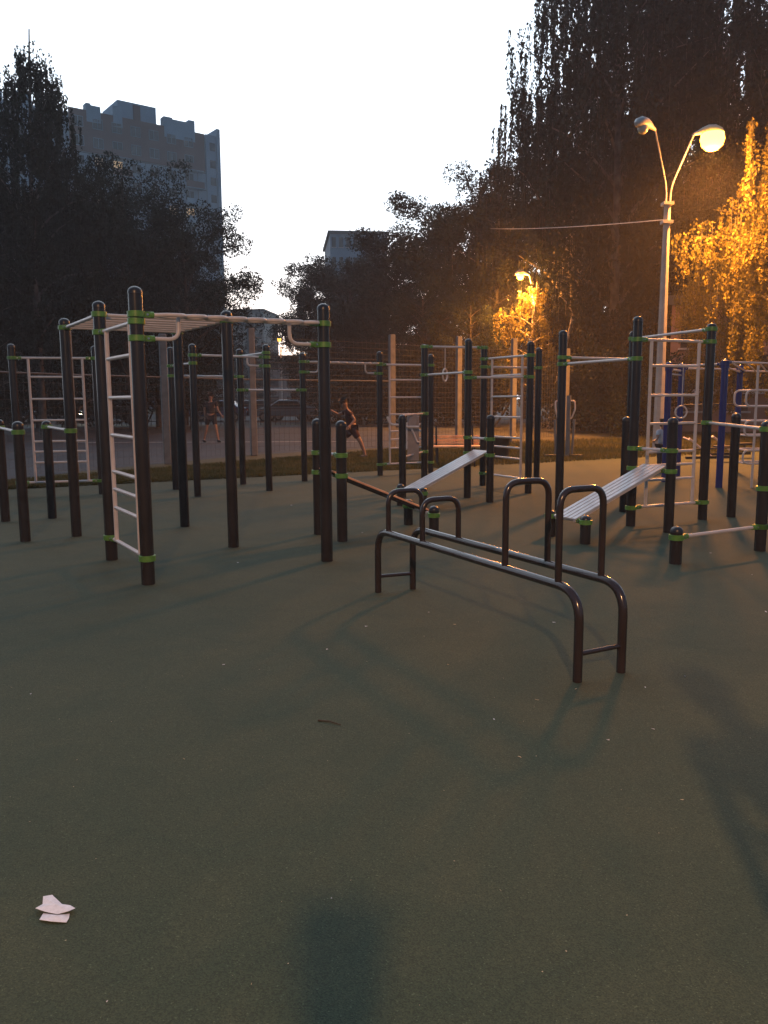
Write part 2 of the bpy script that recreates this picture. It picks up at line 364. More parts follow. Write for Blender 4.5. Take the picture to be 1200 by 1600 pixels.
# rig 5: ring bar, ladder, inclined bench, dip station
r5 = empty('ring_bar_rig', Zp(730, 778), 'brown post rig with hanging rings, white ladder and silver bench, right of centre', 'climbing rig')
p18 = post(r5, 663, 763, 538); p19 = post(r5, 730, 778, 529); p20 = post(r5, 754, 759, 541); p32 = post(r5, 825, 771, 533)
p33 = post(r5, 838, 753, 543); p23 = post(r5, 629, 778, 648); p21 = post(r5, 765, 785, 648)
s1 = post(r5, 626, 790, h=.31); s2 = post(r5, 661, 797, h=.31)
rb = bar(r5, p18, 2.34, p20, 2.34); bar(r5, p18, 1.88, p19, 1.88); bar(r5, p19, 1.80, p32, 1.82); bar(r5, p20, 2.02, p33, 2.02)
ladder(r5, p20, p32)
board(r5, p19, p21, s1, s2)
def ring(rig, p, zb, parent):
    MB().tube([(p.x, p.y, zb), (p.x, p.y, zb - .36)], .008, 6).build('strap', M['bar'], parent)
    c = Vector((p.x, p.y, zb - .46)); pts = [c + Vector((.045 * math.cos(a), .08 * math.cos(a), .10 * math.sin(a))) for a in [2 * math.pi * k / 20 for k in range(20)]]
    MB().tube(pts, .014, 8, closed=True).build('ring', M['bar'], parent)
for f in (.34, .70): ring(r5, lerp(P3(p18, 0), P3(p20, 0), f), 2.34, rb)
# dip station between p23 and p18
q = MB(); c = Wy(645.5, 700, 12.9)
za, zb = zat(c, 720), zat(c, 650)
dd = MB().box((c.x, c.y, (za + zb) / 2), (.19, .03, zb - za)).build('back_board', M['pad'], r5, bevel=.01)
MB().box((c.x - .01, c.y - .035, zb - .07), (.15, .05, .2)).build('head_pad', M['pad'], dd, bevel=.015)
for (pts, Y) in ((((657, 663), (610, 664), (605, 651)), 13.0), (((655, 667), (631, 667), (626, 650)), 12.7)):
    MB().tube(fillet([Wy(x, y, Y) for x, y in pts], .1, 6), .018, 10).build('arm', M['bar'], r5)
for (pts, Y) in ((((624, 670), (629, 687), (636, 689), (636, 660)), 12.85), (((642, 667), (652, 691), (656, 691)), 12.8), (((636, 689), (636, 703), (626, 702)), 12.85)):
    MB().tube(fillet([Wy(x, y, Y) for x, y in pts], .05, 4), .014, 8).build('brace', M['bar'], r5)
for z in (1.25, .62): clamp(p18, z, P3(p23, z)); MB().tube([P3(p18, z), P3(p23, z)], .015, 8).build('bar', M['bar'], r5)
# rig 6: low incline bench, orange lamplight mixed into its slat colour
r6 = empty('inclined_bench', Zp(535, 846), 'inclined bench coloured with orange lamplight between two waist-high brown posts, left of the silver one', 'exercise bench')
p22a = post(r6, 498, 835, 654); p22 = post(r6, 535, 846, 657); s1b = post(r6, 638, 820, h=.31); s3 = post(r6, 678, 837, 790)
board(r6, p22a, p22, s1b, s3, m='lamplit_slat', n=2, zt=.73)
# rig 7: right rig
r7 = empty('right_bar_rig', Zp(985, 822), 'nearest right rig of brown posts with tall white ladder and silver inclined bench', 'climbing rig')
p24 = post(r7, 873, 797, 516); p31 = post(r7, 980, 787, 517); p26 = post(r7, 985, 822, 494); p28 = post(r7, 1097, 812, 505)
p25 = post(r7, 1044, 832, 652); p27 = post(r7, 974, 800, 651); p29 = post(r7, 1142, 808, 645); p30 = post(r7, 1187, 861, h=1.27)
s4 = post(r7, 860, 838, 797); s5 = post(r7, 914, 850, 805); s6 = post(r7, 1055, 881, 822)
bar(r7, p24, 2.02, p31, 2.02); bar(r7, p24, 1.935, p26, 1.935); bar(r7, p31, 2.30, p28, 2.30)
ladder(r7, p26, p28)
board(r7, p26, p25, s4, s5)
bar(r7, p28, 1.19, p30, 1.19); bar(r7, s6, .245, p30, .245); clamp(p30, .62); clamp(p30, .245)
# rig 8: dark parallel push-up frame in front
A0, A1, B0, B1 = Zp(591, 926), Zp(902, 1066), Zp(645, 921), Zp(970, 1051)
rf = empty('push_up_frame', (A0 + B1) / 2, 'dark brown tubular push-up frame with two long rails and four hoops, foreground', 'exercise frame')
RZ = .495
def rail(P, Q):
    d = (Q - P).normalized(); up = Vector((0, 0, 1))
    return MB().tube(fillet([P - up * .02, P + up * RZ, Q + up * RZ, Q - up * .02], .17, 9), .0255, 16).build('rail', M['frame'], rf)
rail(A0, A1); rail(B0, B1)
def at_px(P, Q, px, z):
    lo, hi = 0.0, 1.0
    for _ in range(40):
        m_ = (lo + hi) / 2; p = P.lerp(Q, m_)
        if project((p.x, p.y, z))[0] < px: lo = m_
        else: hi = m_
    p = P.lerp(Q, lo); return Vector((p.x, p.y, z))
for xa, xb, zt in ((607, 659, .80), (660, 716, .79), (789, 855, 1.0), (872, 939, 1.0)):
    a = at_px(A0, A1, xa, RZ + .01); b = at_px(B0, B1, xb, RZ + .01); t = Vector((0, 0, zt - RZ))
    if xa == 660:
        zz = .0
    MB().tube(fillet([a, a + t, b + t, b], .095, 7), .0195, 14).build('hoop', M['frame'], rf)
for (P, Q, z) in ((A0, B0, .13), (A1, B1, .155)): MB().tube([P + Vector((0, 0, z)), Q + Vector((0, 0, z))], .014, 10).build('foot_brace', M['frame'], rf)
# rig 9: blue rig beyond
r9 = empty('blue_bar_rig', Zp(1123, 762), 'dark blue post rig with white overhead bars behind the brown posts at far right', 'climbing rig')
q1 = post(r9, 1038, 753, 565, m='blue'); q2 = post(r9, 1058, 744, 567, m='blue'); q3 = post(r9, 1123, 762, 561, m='blue'); q4 = post(r9, 1148, 738, 570, m='blue')
q5 = post(r9, 1262, 748, h=2.15, m='blue'); q6 = post(r9, 1255, 728, h=2.15, m='blue')
for A, B, z in ((q1, q3, 2.03), (q2, q4, 2.03), (q3, q5, 2.06), (q4, q6, 2.0), (q1, q2, 1.98), (q3, q4, 1.98)): bar(r9, A, z, B, z, .017, cm='blue')
for k in range(7):
    t = .06 + k * .15; MB().tube([lerp(P3(q3, 2.06), P3(q5, 2.06), t), lerp(P3(q4, 2.0), P3(q6, 2.0), t)], .014, 8).build('monkey_bar', M['bar'], r9)
for z, dk in ((1.35, 'black'), (.98, 'black'), (.5, 'black')): bar(r9, q2, z, q4, z, .013, m=dk, cl=False)
rr = bar(r9, q1, 1.9, q2, 1.9, .015, cl=False)
c = lerp(P3(q1, 1.2), P3(q3, 1.2), .27)
MB().tube([(c.x, c.y, 2.03), (c.x, c.y, 1.35)], .009, 6).build('strap', M['bar'], rr)
MB().tube([Vector((c.x, c.y, 1.24)) + Vector((.10 * math.cos(a), .02, .105 * math.sin(a))) for a in [2 * math.pi * k / 24 for k in range(24)]], .014, 8, closed=True).build('ring', M['bar'], rr)
# serpentine ladder at right edge
pl = Zp(1174, 762)
r10 = empty('serpentine_ladder', pl, 'pale pole with horizontal snaking tubes at the right edge, beside the blue posts', 'climbing ladder')
MB().tube([pl, (pl.x, pl.y, 2.0)], .02, 12).build('pole', M['bar'], r10)
for yo in (0, .45):
    xl = pl.x - .17; xr = pl.x + .75; zs = [1.60, 1.34, 1.10, .86, .62, .40]; pts = []
    for k, z in enumerate(zs):
        pts += [Vector((xr, pl.y + yo, z)), Vector((xl, pl.y + yo, z))] if k % 2 == 0 else [Vector((xl, pl.y + yo, z)), Vector((xr, pl.y + yo, z))]
    MB().tube(fillet(pts, .1, 6), .0165, 10).build('snaking_tube', M['bar'], r10)
for z in (1.60, 1.34, 1.10, .86, .62, .40): MB().tube([(pl.x - .10, pl.y, z), (pl.x - .10, pl.y + .45, z)], .014, 8).build('cross_tube', M['bar'], r10)
MB().tube([(pl.x + .6, pl.y + .45, 0), (pl.x + .6, pl.y + .45, 2.0)], .02, 12).build('pole', M['bar'], r10)
# grey walker machine behind the tall post
g = Zp(882, 716)
r11 = empty('fitness_machine', g, 'small grey standing exerciser with curved hand tubes behind the tall brown post, right of centre', 'exercise machine')
MB().tube([(g.x + .07, g.y, 0), (g.x + .07, g.y, 1.55)], .055, 14).build('column', M['concrete'], r11)
for sx in (-1, 1):
    x = g.x - .02
    MB().tube(fillet([(x + sx * .05, g.y, 1.42), (x + sx * .24, g.y, 1.42), (x + sx * .24, g.y - .05, 1.2), (x + sx * .17, g.y, .98), (x + sx * .04, g.y, .96)], .06, 5), .02, 10).build('handle', M['bar'], r11)
    MB().tube([(x + sx * .24, g.y, .97), (x + sx * .2, g.y, .1)], .03, 10).build('swing_arm', M['concrete'], r11)
    MB().box((x + sx * .3, g.y, .07), (.34, .13, .04)).build('foot_plate', M['black'], r11, bevel=.01)
# small rowing machine far right, in front of the low building
for (px, py, lab, rz) in ((1105, 722, 'low white-tubed rowing machine on the ground behind the ladder, left of the blue post', .3), (1140, 716, 'low exercise machine with slanted tube right of the foremost blue post', -.2)):
    g = Zp(px, py); ro = empty('rowing_machine', g, lab, 'exercise machine', 'low exercise machines by the building')
    MB().beam((g.x - .5, g.y, .1), (g.x + .5, g.y, .12), .08, .06).build('base', M['black'], ro)
    MB().tube([(g.x - .45, g.y, .55), (g.x - .2, g.y, .35), (g.x + .1, g.y, .12)], .025, 8).build('lever', M['bar'], ro)
    MB().tube([(g.x - .5, g.y - .2, .52), (g.x - .5, g.y + .2, .56)], .02, 8).build('handle', M['bar'], ro)
    MB().box((g.x + .35, g.y, .35), (.35, .3, .06)).build('seat', M['black'], ro, bevel=.015)
    MB().tube([(g.x + .35, g.y, .12), (g.x + .35, g.y, .33)], .03, 8).build('support', M['black'], ro)

# ------------------------------------------------------------------ wooden park bench and litter bin
Yb = Zp(700, 728).y; bl, br = Wy(672, 700, Yb), Wy(750, 700, Yb)
rb_ = empty('park_bench', ((bl.x + br.x) / 2, Yb, 0), 'orange slatted park bench with black legs on the far edge behind the ring posts', 'bench')
for z in (zat(bl, 683), zat(bl, 688.5), zat(bl, 694)): MB().box(((bl.x + br.x) / 2, Yb + .2, z), (br.x - bl.x, .03, .062)).build('backrest_slat', M['woodslat'], rb_, bevel=.006)
for k in range(4): MB().box(((bl.x + br.x) / 2, Yb + .08 - k * .11, .44), (br.x - bl.x, .09, .035)).build('seat_slat', M['woodslat'], rb_, bevel=.006)
for x in (bl.x + .15, br.x - .15):
    MB().tube([(x, Yb - .3, 0), (x, Yb - .28, .42), (x, Yb + .1, .42)], .02, 8).tube([(x, Yb + .1, 0), (x, Yb + .14, .45), (x, Yb + .23, .88)], .02, 8).build('leg', M['black'], rb_)
g = Zp(780, 720)
rbin = empty('litter_bin', g, 'squat dark litter bin behind the white ladder, right of the orange bench', 'bin')
MB().lathe((g.x, g.y, .12), [(.20, 0), (.235, .02), (.25, .40), (.265, .42), (.265, .45), (.24, .45), (.22, .1)], 20).build('bin_body', M['black'], rbin)
for a in range(3): MB().tube([(g.x + .2 * math.cos(a * 2.1), g.y + .2 * math.sin(a * 2.1), 0), (g.x + .2 * math.cos(a * 2.1), g.y + .2 * math.sin(a * 2.1), .15)], .015, 6).build('leg', M['black'], rbin)

# ------------------------------------------------------------------ sports court fence
rfence = empty('court_fence', FP[4], 'tall wire mesh court fence on square concrete posts across the background', 'fence')
FH = [3.0, 3.0, 3.0, 3.0, 3.35, 3.4, 3.5, 3.5, 3.3]
for p, h in zip(FP, FH):
    MB().box((p.x, p.y, h / 2), (.17, .17, h), rz=.35).build('post', M['concrete'], rfence, bevel=.02)
def seg_wire(a, b, h, step=.16, r=.0035):
    mb = MB(); L = (b - a).length; n = int(L / step)
    up = Vector((0, 0, 1)); z = .08
    while z < h: mb.beam(a + up * z, b + up * z, r * 2, r * 2); z += step
    for k in range(1, n):
        p = a.lerp(b, k / n); mb.box((p.x, p.y, h / 2 + .04), (r * 2, r * 2, h - .08))
    return mb
for i in range(len(FP) - 1):
    seg_wire(FP[i], FP[i + 1], 3.2 if i > 3 else 2.0, r=.0032 if i > 3 else .0018).build('wire_panel', M['galv'], rfence, smooth=False)
    if i <= 4: MB().tube([FP[i] + Vector((0, 0, 2.02)), FP[i + 1] + Vector((0, 0, 2.02))], .016, 8).build('top_rail', M['galv'], rfence)

# ------------------------------------------------------------------ street lamps
def cobra_head(root, tip, d, lit, name='lamp_head', s=1.0, glow='lampglow', bs=1.0):
    """housing with a bowl beneath; tip is where the arm enters, d the outward horizontal direction"""
    d = Vector(d).normalized(); n = Vector((-d.y, d.x, 0)); up = Vector((0, 0, 1))
    pts = []; rs = []
    for t, r_, z in ((0, .035, 0), (.10, .05, .03), (.22, .085, .07), (.36, .12, .10), (.52, .135, .09), (.66, .11, .05), (.74, .05, .01)):
        pts.append(tip + d * t * s + up * z * s); rs.append(r_ * s)
    h = MB().tube(pts, rs, 14).build(name, M['lamphead'], root)
    c = tip + d * .47 * s + up * (-.02) * s
    mb = MB(); prof = [(.005, -.23), (.09, -.21), (.155, -.15), (.18, -.06), (.165, .03)]
    bs_ = bs if lit else .72; mb.lathe(c, [(a * s * bs_, (z - .02) * s * bs_ + .02) for a, z in prof], 18); mb.build('lamp_bowl', M[glow if lit else 'bowl_off'], h)
    return c
def street_lamp(base, H, arms, label, group='sodium street lamps', spread=.9, rise=1.5, energy=0, glow='lampglow', pole_r=.11, bowl=1.0, soft=.55, lit_s=1.0, tilt=0.0):
    root = empty('street_lamp', base, label, 'street lamp', group); up = Vector((0, 0, 1)); topz = H - rise
    mb = MB(); b0 = Vector(base)
    w0, w1 = pole_r * 1.35, pole_r * .8
    n = 8
    mb.tube([b0, b0 + up * topz * .5, b0 + up * topz], [w0, (w0 + w1) / 2, w1], n).build('pole', M['lamp_concrete'], root, smooth=False)
    for zc in (.02, .5): MB().box(b0 + up * (topz - zc), (w1 * 3.1, w1 * 3.1, .08)).build('collar', M['lamphead'], root)
    for d, lit in arms:
        d = Vector(d).normalized(); st = b0 + d * .07
        a = MB().tube(fillet([st + up * (topz - .5), st + up * (topz + .4), st + d * spread + up * (H - .15)], .25, 5), .021, 8).build('arm', M['lamphead'], root)
        c = cobra_head(root, st + d * spread + up * (H - .15), d, lit, s=1.0 * bowl, glow=glow, bs=lit_s)
        if lit and energy:
            L = bpy.data.lights.new('sodium_light', 'SPOT'); L.energy = energy
            L.spot_size = math.radians(125 if tilt else 172); L.spot_blend = 1.0 if tilt else .75
            L.color = (1, .50, .22) if tilt else (1, .33, .055); L.shadow_soft_size = soft
            lo = bpy.data.objects.new('sodium_light', L); COL.objects.link(lo); lo.parent = root; lo.location = c - up * .42 * bowl - b0
            if not tilt:
                L2 = bpy.data.lights.new('sodium_glow', 'POINT'); L2.energy = energy * (.20 if bowl > 1 else .42); L2.color = (1, .33, .05); L2.shadow_soft_size = soft
                g2 = bpy.data.objects.new('sodium_glow', L2); COL.objects.link(g2); g2.parent = root; g2.location = c - up * .45 * bowl - b0
            if tilt: lo.rotation_euler = (Vector((0, -math.sin(tilt), math.cos(tilt)))).to_track_quat('Z', 'Y').to_euler()
    return root
lb = Zp(1027, 705)
hz = zat(Vector((lb.x + 1.2, lb.y, 0)), 200)
NEAR = street_lamp(lb, hz, (((-.8, -.55, 0), False), ((1, .0, 0), True)), 'two-armed street lamp by the right trees, only its right head glowing orange', spread=.56, rise=1.9, energy=LAMP_NEAR, bowl=1.05, lit_s=1.65, soft=.6)
l2 = Wy(829, 700, 41.4); l2.z = 0; h2 = zat(Vector((l2.x, l2.y, 0)), 425)
street_lamp(l2, h2, (((-1, -.3, 0), True),), 'single orange street lamp glowing among the leaves in the centre background', energy=LAMP_FAR, glow='lampglow2', pole_r=.09, rise=1.2, spread=.2)
l3 = Wy(441, 640, 95); l3.z = 0; h3 = zat(l3, 528)
street_lamp(l3, h3, (((0, -1, 0), True),), 'tiny far orange street lamp in the gap below the bright sky', energy=300, glow='lampglow2', pole_r=.09, rise=1.0, spread=.3, bowl=1.4)
street_lamp(Vector((.35, -10.6, 0)), 8.2, (((-.1, 1, 0), True),), 'street lamp behind the viewer that throws the long shadow in the foreground', energy=LAMP_BACK, pole_r=.1, soft=.22, tilt=math.radians(35))
# overhead cable
a = Vector((lb.x, lb.y, zat(lb, 343))); b = Wy(760, 357, 46)
pts = [a.lerp(b, t / 16) - Vector((0, 0, 1.0 * 4 * (t / 16) * (1 - t / 16) * .10)) for t in range(17)]
tag(MB().tube(pts, .014, 6).build('overhead_cable', M['lamphead']), 'thin overhead cable running left from the street lamp pole into the trees', 'cable')

# ------------------------------------------------------------------ buildings
def panelmat(name, c1, c2, sc):
    m = bpy.data.materials.new(name); m.use_nodes = True; t = m.node_tree; b = t.nodes['Principled BSDF']; b.inputs['Roughness'].default_value = .85
    tc = NN(t, 'ShaderNodeTexCoord'); n = NN(t, 'ShaderNodeTexNoise'); n.inputs['Scale'].default_value = sc; n.inputs['Detail'].default_value = 5
    t.links.new(tc.outputs['Object'], n.inputs[0]); r = NN(t, 'ShaderNodeValToRGB'); r.color_ramp.elements[0].position = .3; r.color_ramp.elements[1].position = .7
    r.color_ramp.elements[0].color = (*c1, 1); r.color_ramp.elements[1].color = (*c2, 1); t.links.new(n.outputs[0], r.inputs[0]); t.links.new(r.outputs[0], b.inputs['Base Color'])
    return m
M['panel'] = panelmat('pale_concrete_panel', (.20, .30, .40), (.26, .37, .47), .3)
M['brickred'] = panelmat('red_brown_panel', (.11, .06, .06), (.14, .08, .075), .4)
M['joint'] = mat('panel_joint', (.10, .11, .12), .9)
M['salmon'] = panelmat('salmon_render', (.34, .20, .16), (.42, .26, .21), .6)
M['greyb'] = panelmat('grey_render', (.20, .20, .20), (.27, .26, .25), .3)
def tower():
    Pa = Wy(128, 600, 135); Pb = Wy(345, 600, 150); Pa.z = Pb.z = 0; d = (Pb - Pa).normalized(); n = Vector((d.y, -d.x, 0)); L = (Pb - Pa).length
    def hit(px):
        lo, hi = -60.0, 40.0
        for _ in range(50):
            m_ = (lo + hi) / 2
            if project(Pa + d * m_ + Vector((0, 0, 30)))[0] < px: lo = m_
            else: hi = m_
        return lo
    def uz(px, py): u = hit(px); return u, zat(Pa + d * u, py)
    rz = math.atan2(d.y, d.x)
    root = empty('apartment_tower', Pa + d * 10 - n * 8, 'tall pale panel apartment tower with red-brown top floors and stepped roofline behind the left trees', 'building')
    def slab(u0, u1, z0, z1, dep0, dep1, name, m, parent=root, mb=None):
        c = Pa + d * (u0 + u1) / 2 - n * (dep0 + dep1) / 2 + Vector((0, 0, (z0 + z1) / 2))
        bb = (mb or MB()).box(c, (u1 - u0, abs(dep1 - dep0), z1 - z0), rz)
        return bb if mb is not None else bb.build(name, m, parent, smooth=False)
    Z = uz(132, 167)[1]; u_end = hit(345); u_mid = hit(325); ZR = uz(335, 205)[1]
    wall = slab(-42, u_mid, 0, Z - 2.2, 0, 14, 'wall', M['panel'])
    slab(u_mid + .003, u_end - .6, 0, ZR - .8, -.4, 13, 'end_bay', M['panel'])
    slab(u_end - .6 + .003, u_end, 0, ZR + .3, -.9, 13, 'corner_fin', M['panel'])
    # red-brown top band, stepping down to the right
    slab(.2, u_mid - .2, Z - 6.6, Z - .3, -.25, 0, 'top_band', M['brickred'])
    slab(-42, u_mid, Z - 2.2 + .003, Z - .6, 1.5, 14, 'roof', M['panel'])
    pb = MB()
    for (x0, x1, y0, y1) in ((143, 150, 161, 168), (150, 165, 165, 170), (184, 198, 165, 178), (262, 275, 182, 192), (275, 300, 187, 193), (300, 309, 188, 196), (2, 15, 137, 150), (40, 60, 140, 152)):
        a_, z1 = uz(x0, y0); b_, _ = uz(x1, y0); slab(a_, b_, Z - 2, z1, -.3, 1.2, 'parapet', M['panel'])
    a_, z1 = uz(198, 151); b_, _ = uz(257, 161); slab(a_, b_, Z - 2, z1, 1.6, 9, 'lift_house', M['panel'])
    um = hit(227); slab(um - .6, um + .6, Z - 1, z1 - .3, 1.45, 1.6, 'stripe', M['brickred'])
    # joints
    jm = MB(); st = 2.9; fl = int(Z // st)
    for k in range(1, fl): slab(-42, u_mid, k * st, k * st + .12, -.03, 0, '', None, mb=jm)
    for k in range(-12, 9): slab(k * 3.1, k * 3.1 + .1, 0, Z - 6.8, -.035, -.03, '', None, mb=jm)
    jm.build('panel_joint', M['joint'], root, smooth=False)
    lit = set()
    litpx = ((155, 262), (187, 267), (155, 315), (300, 338), (273, 331), (27, 340), (60, 363))
    cells = {}
    for fx, fy in litpx:
        u, z = uz(fx, fy); cells[(round((u - 1.55) / 3.1), int(z // st))] = 1
    rest = MB(); cnt = 0; allw = []
    for k in range(fl):
        for j in range(-13, 8):
            allw.append((k, j))
    allw.sort(key=lambda a: (-(a in [(c_[1], c_[0]) for c_ in cells]), -(a[1] >= -1) * 20 - a[0]))
    for k, j in allw:
        u = j * 3.1 + 1.55; z = k * st + 1.0; on = (j, k) in cells
        if u > u_mid - 1: continue
        if on or cnt < 95:
            a_ = slab(u - .75, u + .75, z, z + 1.45, -.10 if z > Z - 7.2 else -.08, -.3 if z > Z - 7.2 else -.01, 'window', M['litwin' if (j + k) % 2 else 'litwin2'] if on else M['glass']); cnt += 1
            a_['label'] = 'warmly lit window' if on else 'dark window'
            fm = MB(); dep = -.32 if z > Z - 7.2 else -.10
            for (x0, x1, y0, y1) in ((-.8, .8, -.06, 0), (-.8, .8, 1.45, 1.51), (-.8, -.75, 0, 1.45), (.75, .8, 0, 1.45), (-.03, .03, 0, 1.45)):
                slab(u + x0, u + x1, z + y0, z + y1, dep - .03, dep + .04, '', None, mb=fm)
            fm.build('frame', M['panel'], a_, smooth=False)
        else: slab(u - .75, u + .75, z, z + 1.45, -.09, -.01, '', None, mb=rest)
    tag(rest.build('window', M['glass'], root, smooth=False), kind='stuff')
    # balconies on the right part
    for k in range(3, fl - 1):
        u0, u1 = u_mid - 4.2, u_mid - .9
        slab(u0, u1, k * st, k * st + 1.05, -1.3, -1.15, 'balcony', M['panel' if k < fl - 3 else 'brickred'])
        slab(6.5, 9.7, k * st, k * st + 1.05, -1.3, -1.15, 'balcony', M['panel' if k < fl - 3 else 'brickred'])
        slab(u0, u1, k * st - .12, k * st - .003, -1.3, -.04, 'balcony_slab', M['panel']); slab(6.5, 9.7, k * st - .12, k * st - .003, -1.3, -.04, 'balcony_slab', M['panel'])
    for k in range(2, int(ZR // st)):
        u = (u_mid + u_end) / 2; slab(u - .55, u + .45, k * st + 1, k * st + 2.3, -.5, -.41, 'window', M['glass'])
tower()
def block(name, px0, px1, Y0, Y1, topy, label, wm, storeys, cols, lit=(), depth=12, z0=0):
    A = Wy(px0, 600, Y0); B = Wy(px1, 600, Y1); A.z = B.z = 0; d = (B - A).normalized(); n = Vector((d.y, -d.x, 0)); L = (B - A).length; H = zat((A + B) / 2, topy); rz = math.atan2(d.y, d.x)
    root = empty(name, (A + B) / 2, label, 'building')
    c = (A + B) / 2 - n * depth / 2
    MB().box(c + Vector((0, 0, H / 2)), (L, depth, H), rz).build('wall', M[wm], root, smooth=False)
    MB().box(c + Vector((0, 0, H + .2)), (L + .6, depth + .6, .4), rz).build('roof', M['joint'], root, smooth=False)
    st = H / storeys
    for k in range(storeys):
        for j in range(cols):
            u = (j + .5) * L / cols; p = A + d * u + n * .03 + Vector((0, 0, k * st + st * .58)); on = (j, k) in lit
            wd = min(1.6, L / cols * .55); ht = min(1.5, st * .5)
            w_ = MB().box(p, (wd, .08, ht), rz).build('window', M['litwin2' if on else 'glass'], root, smooth=False)
            MB().box(p - Vector((0, 0, ht / 2 + .05)) + n * .08, (wd + .2, .2, .08), rz).build('sill', M['bar'], w_, smooth=False)
    return A, B, d, n, H, root
block('apartment_block', 355, 414, 190, 189, 486, 'far grey apartment block low in the sky gap, right of the tower', 'greyb', 9, 4, lit=((1, 4),), depth=14)
block('apartment_block', 519, 606, 118, 119, 366, 'pale blue apartment block whose roof shows above the centre trees', 'panel', 9, 8, depth=14)
block('low_building', 38, 132, 64, 64, 560, 'low dark building with a lit doorway behind the wall bars at far left', 'greyb', 2, 4, lit=((3, 0),), depth=10)
block('long_low_building', 300, 640, 105, 105, 560, 'long dark low building across the background behind the high bars', 'greyb', 3, 12, depth=12)
Ab, Bb, db, nb, Hb, rbd = block('brick_building', 1045, 1420, 36, 33, 470, 'salmon rendered low building with white window ledge behind the blue posts', 'salmon', 2, 5, lit=(), depth=12)
zl = zat(Wy(1110, 600, 35), 612)
MB().beam(lerp(Ab, Bb, .08) + nb * .12 + Vector((0, 0, zl)), lerp(Ab, Bb, .95) + nb * .12 + Vector((0, 0, zl)), .22, .22).build('ledge', M['bar'], rbd, smooth=False)
MB().beam(lerp(Ab, Bb, .08) + nb * .05 + Vector((0, 0, zl + .85)), lerp(Ab, Bb, .95) + nb * .05 + Vector((0, 0, zl + .85)), .08, 1.35).build('window_band', M['glass'], rbd, smooth=False)

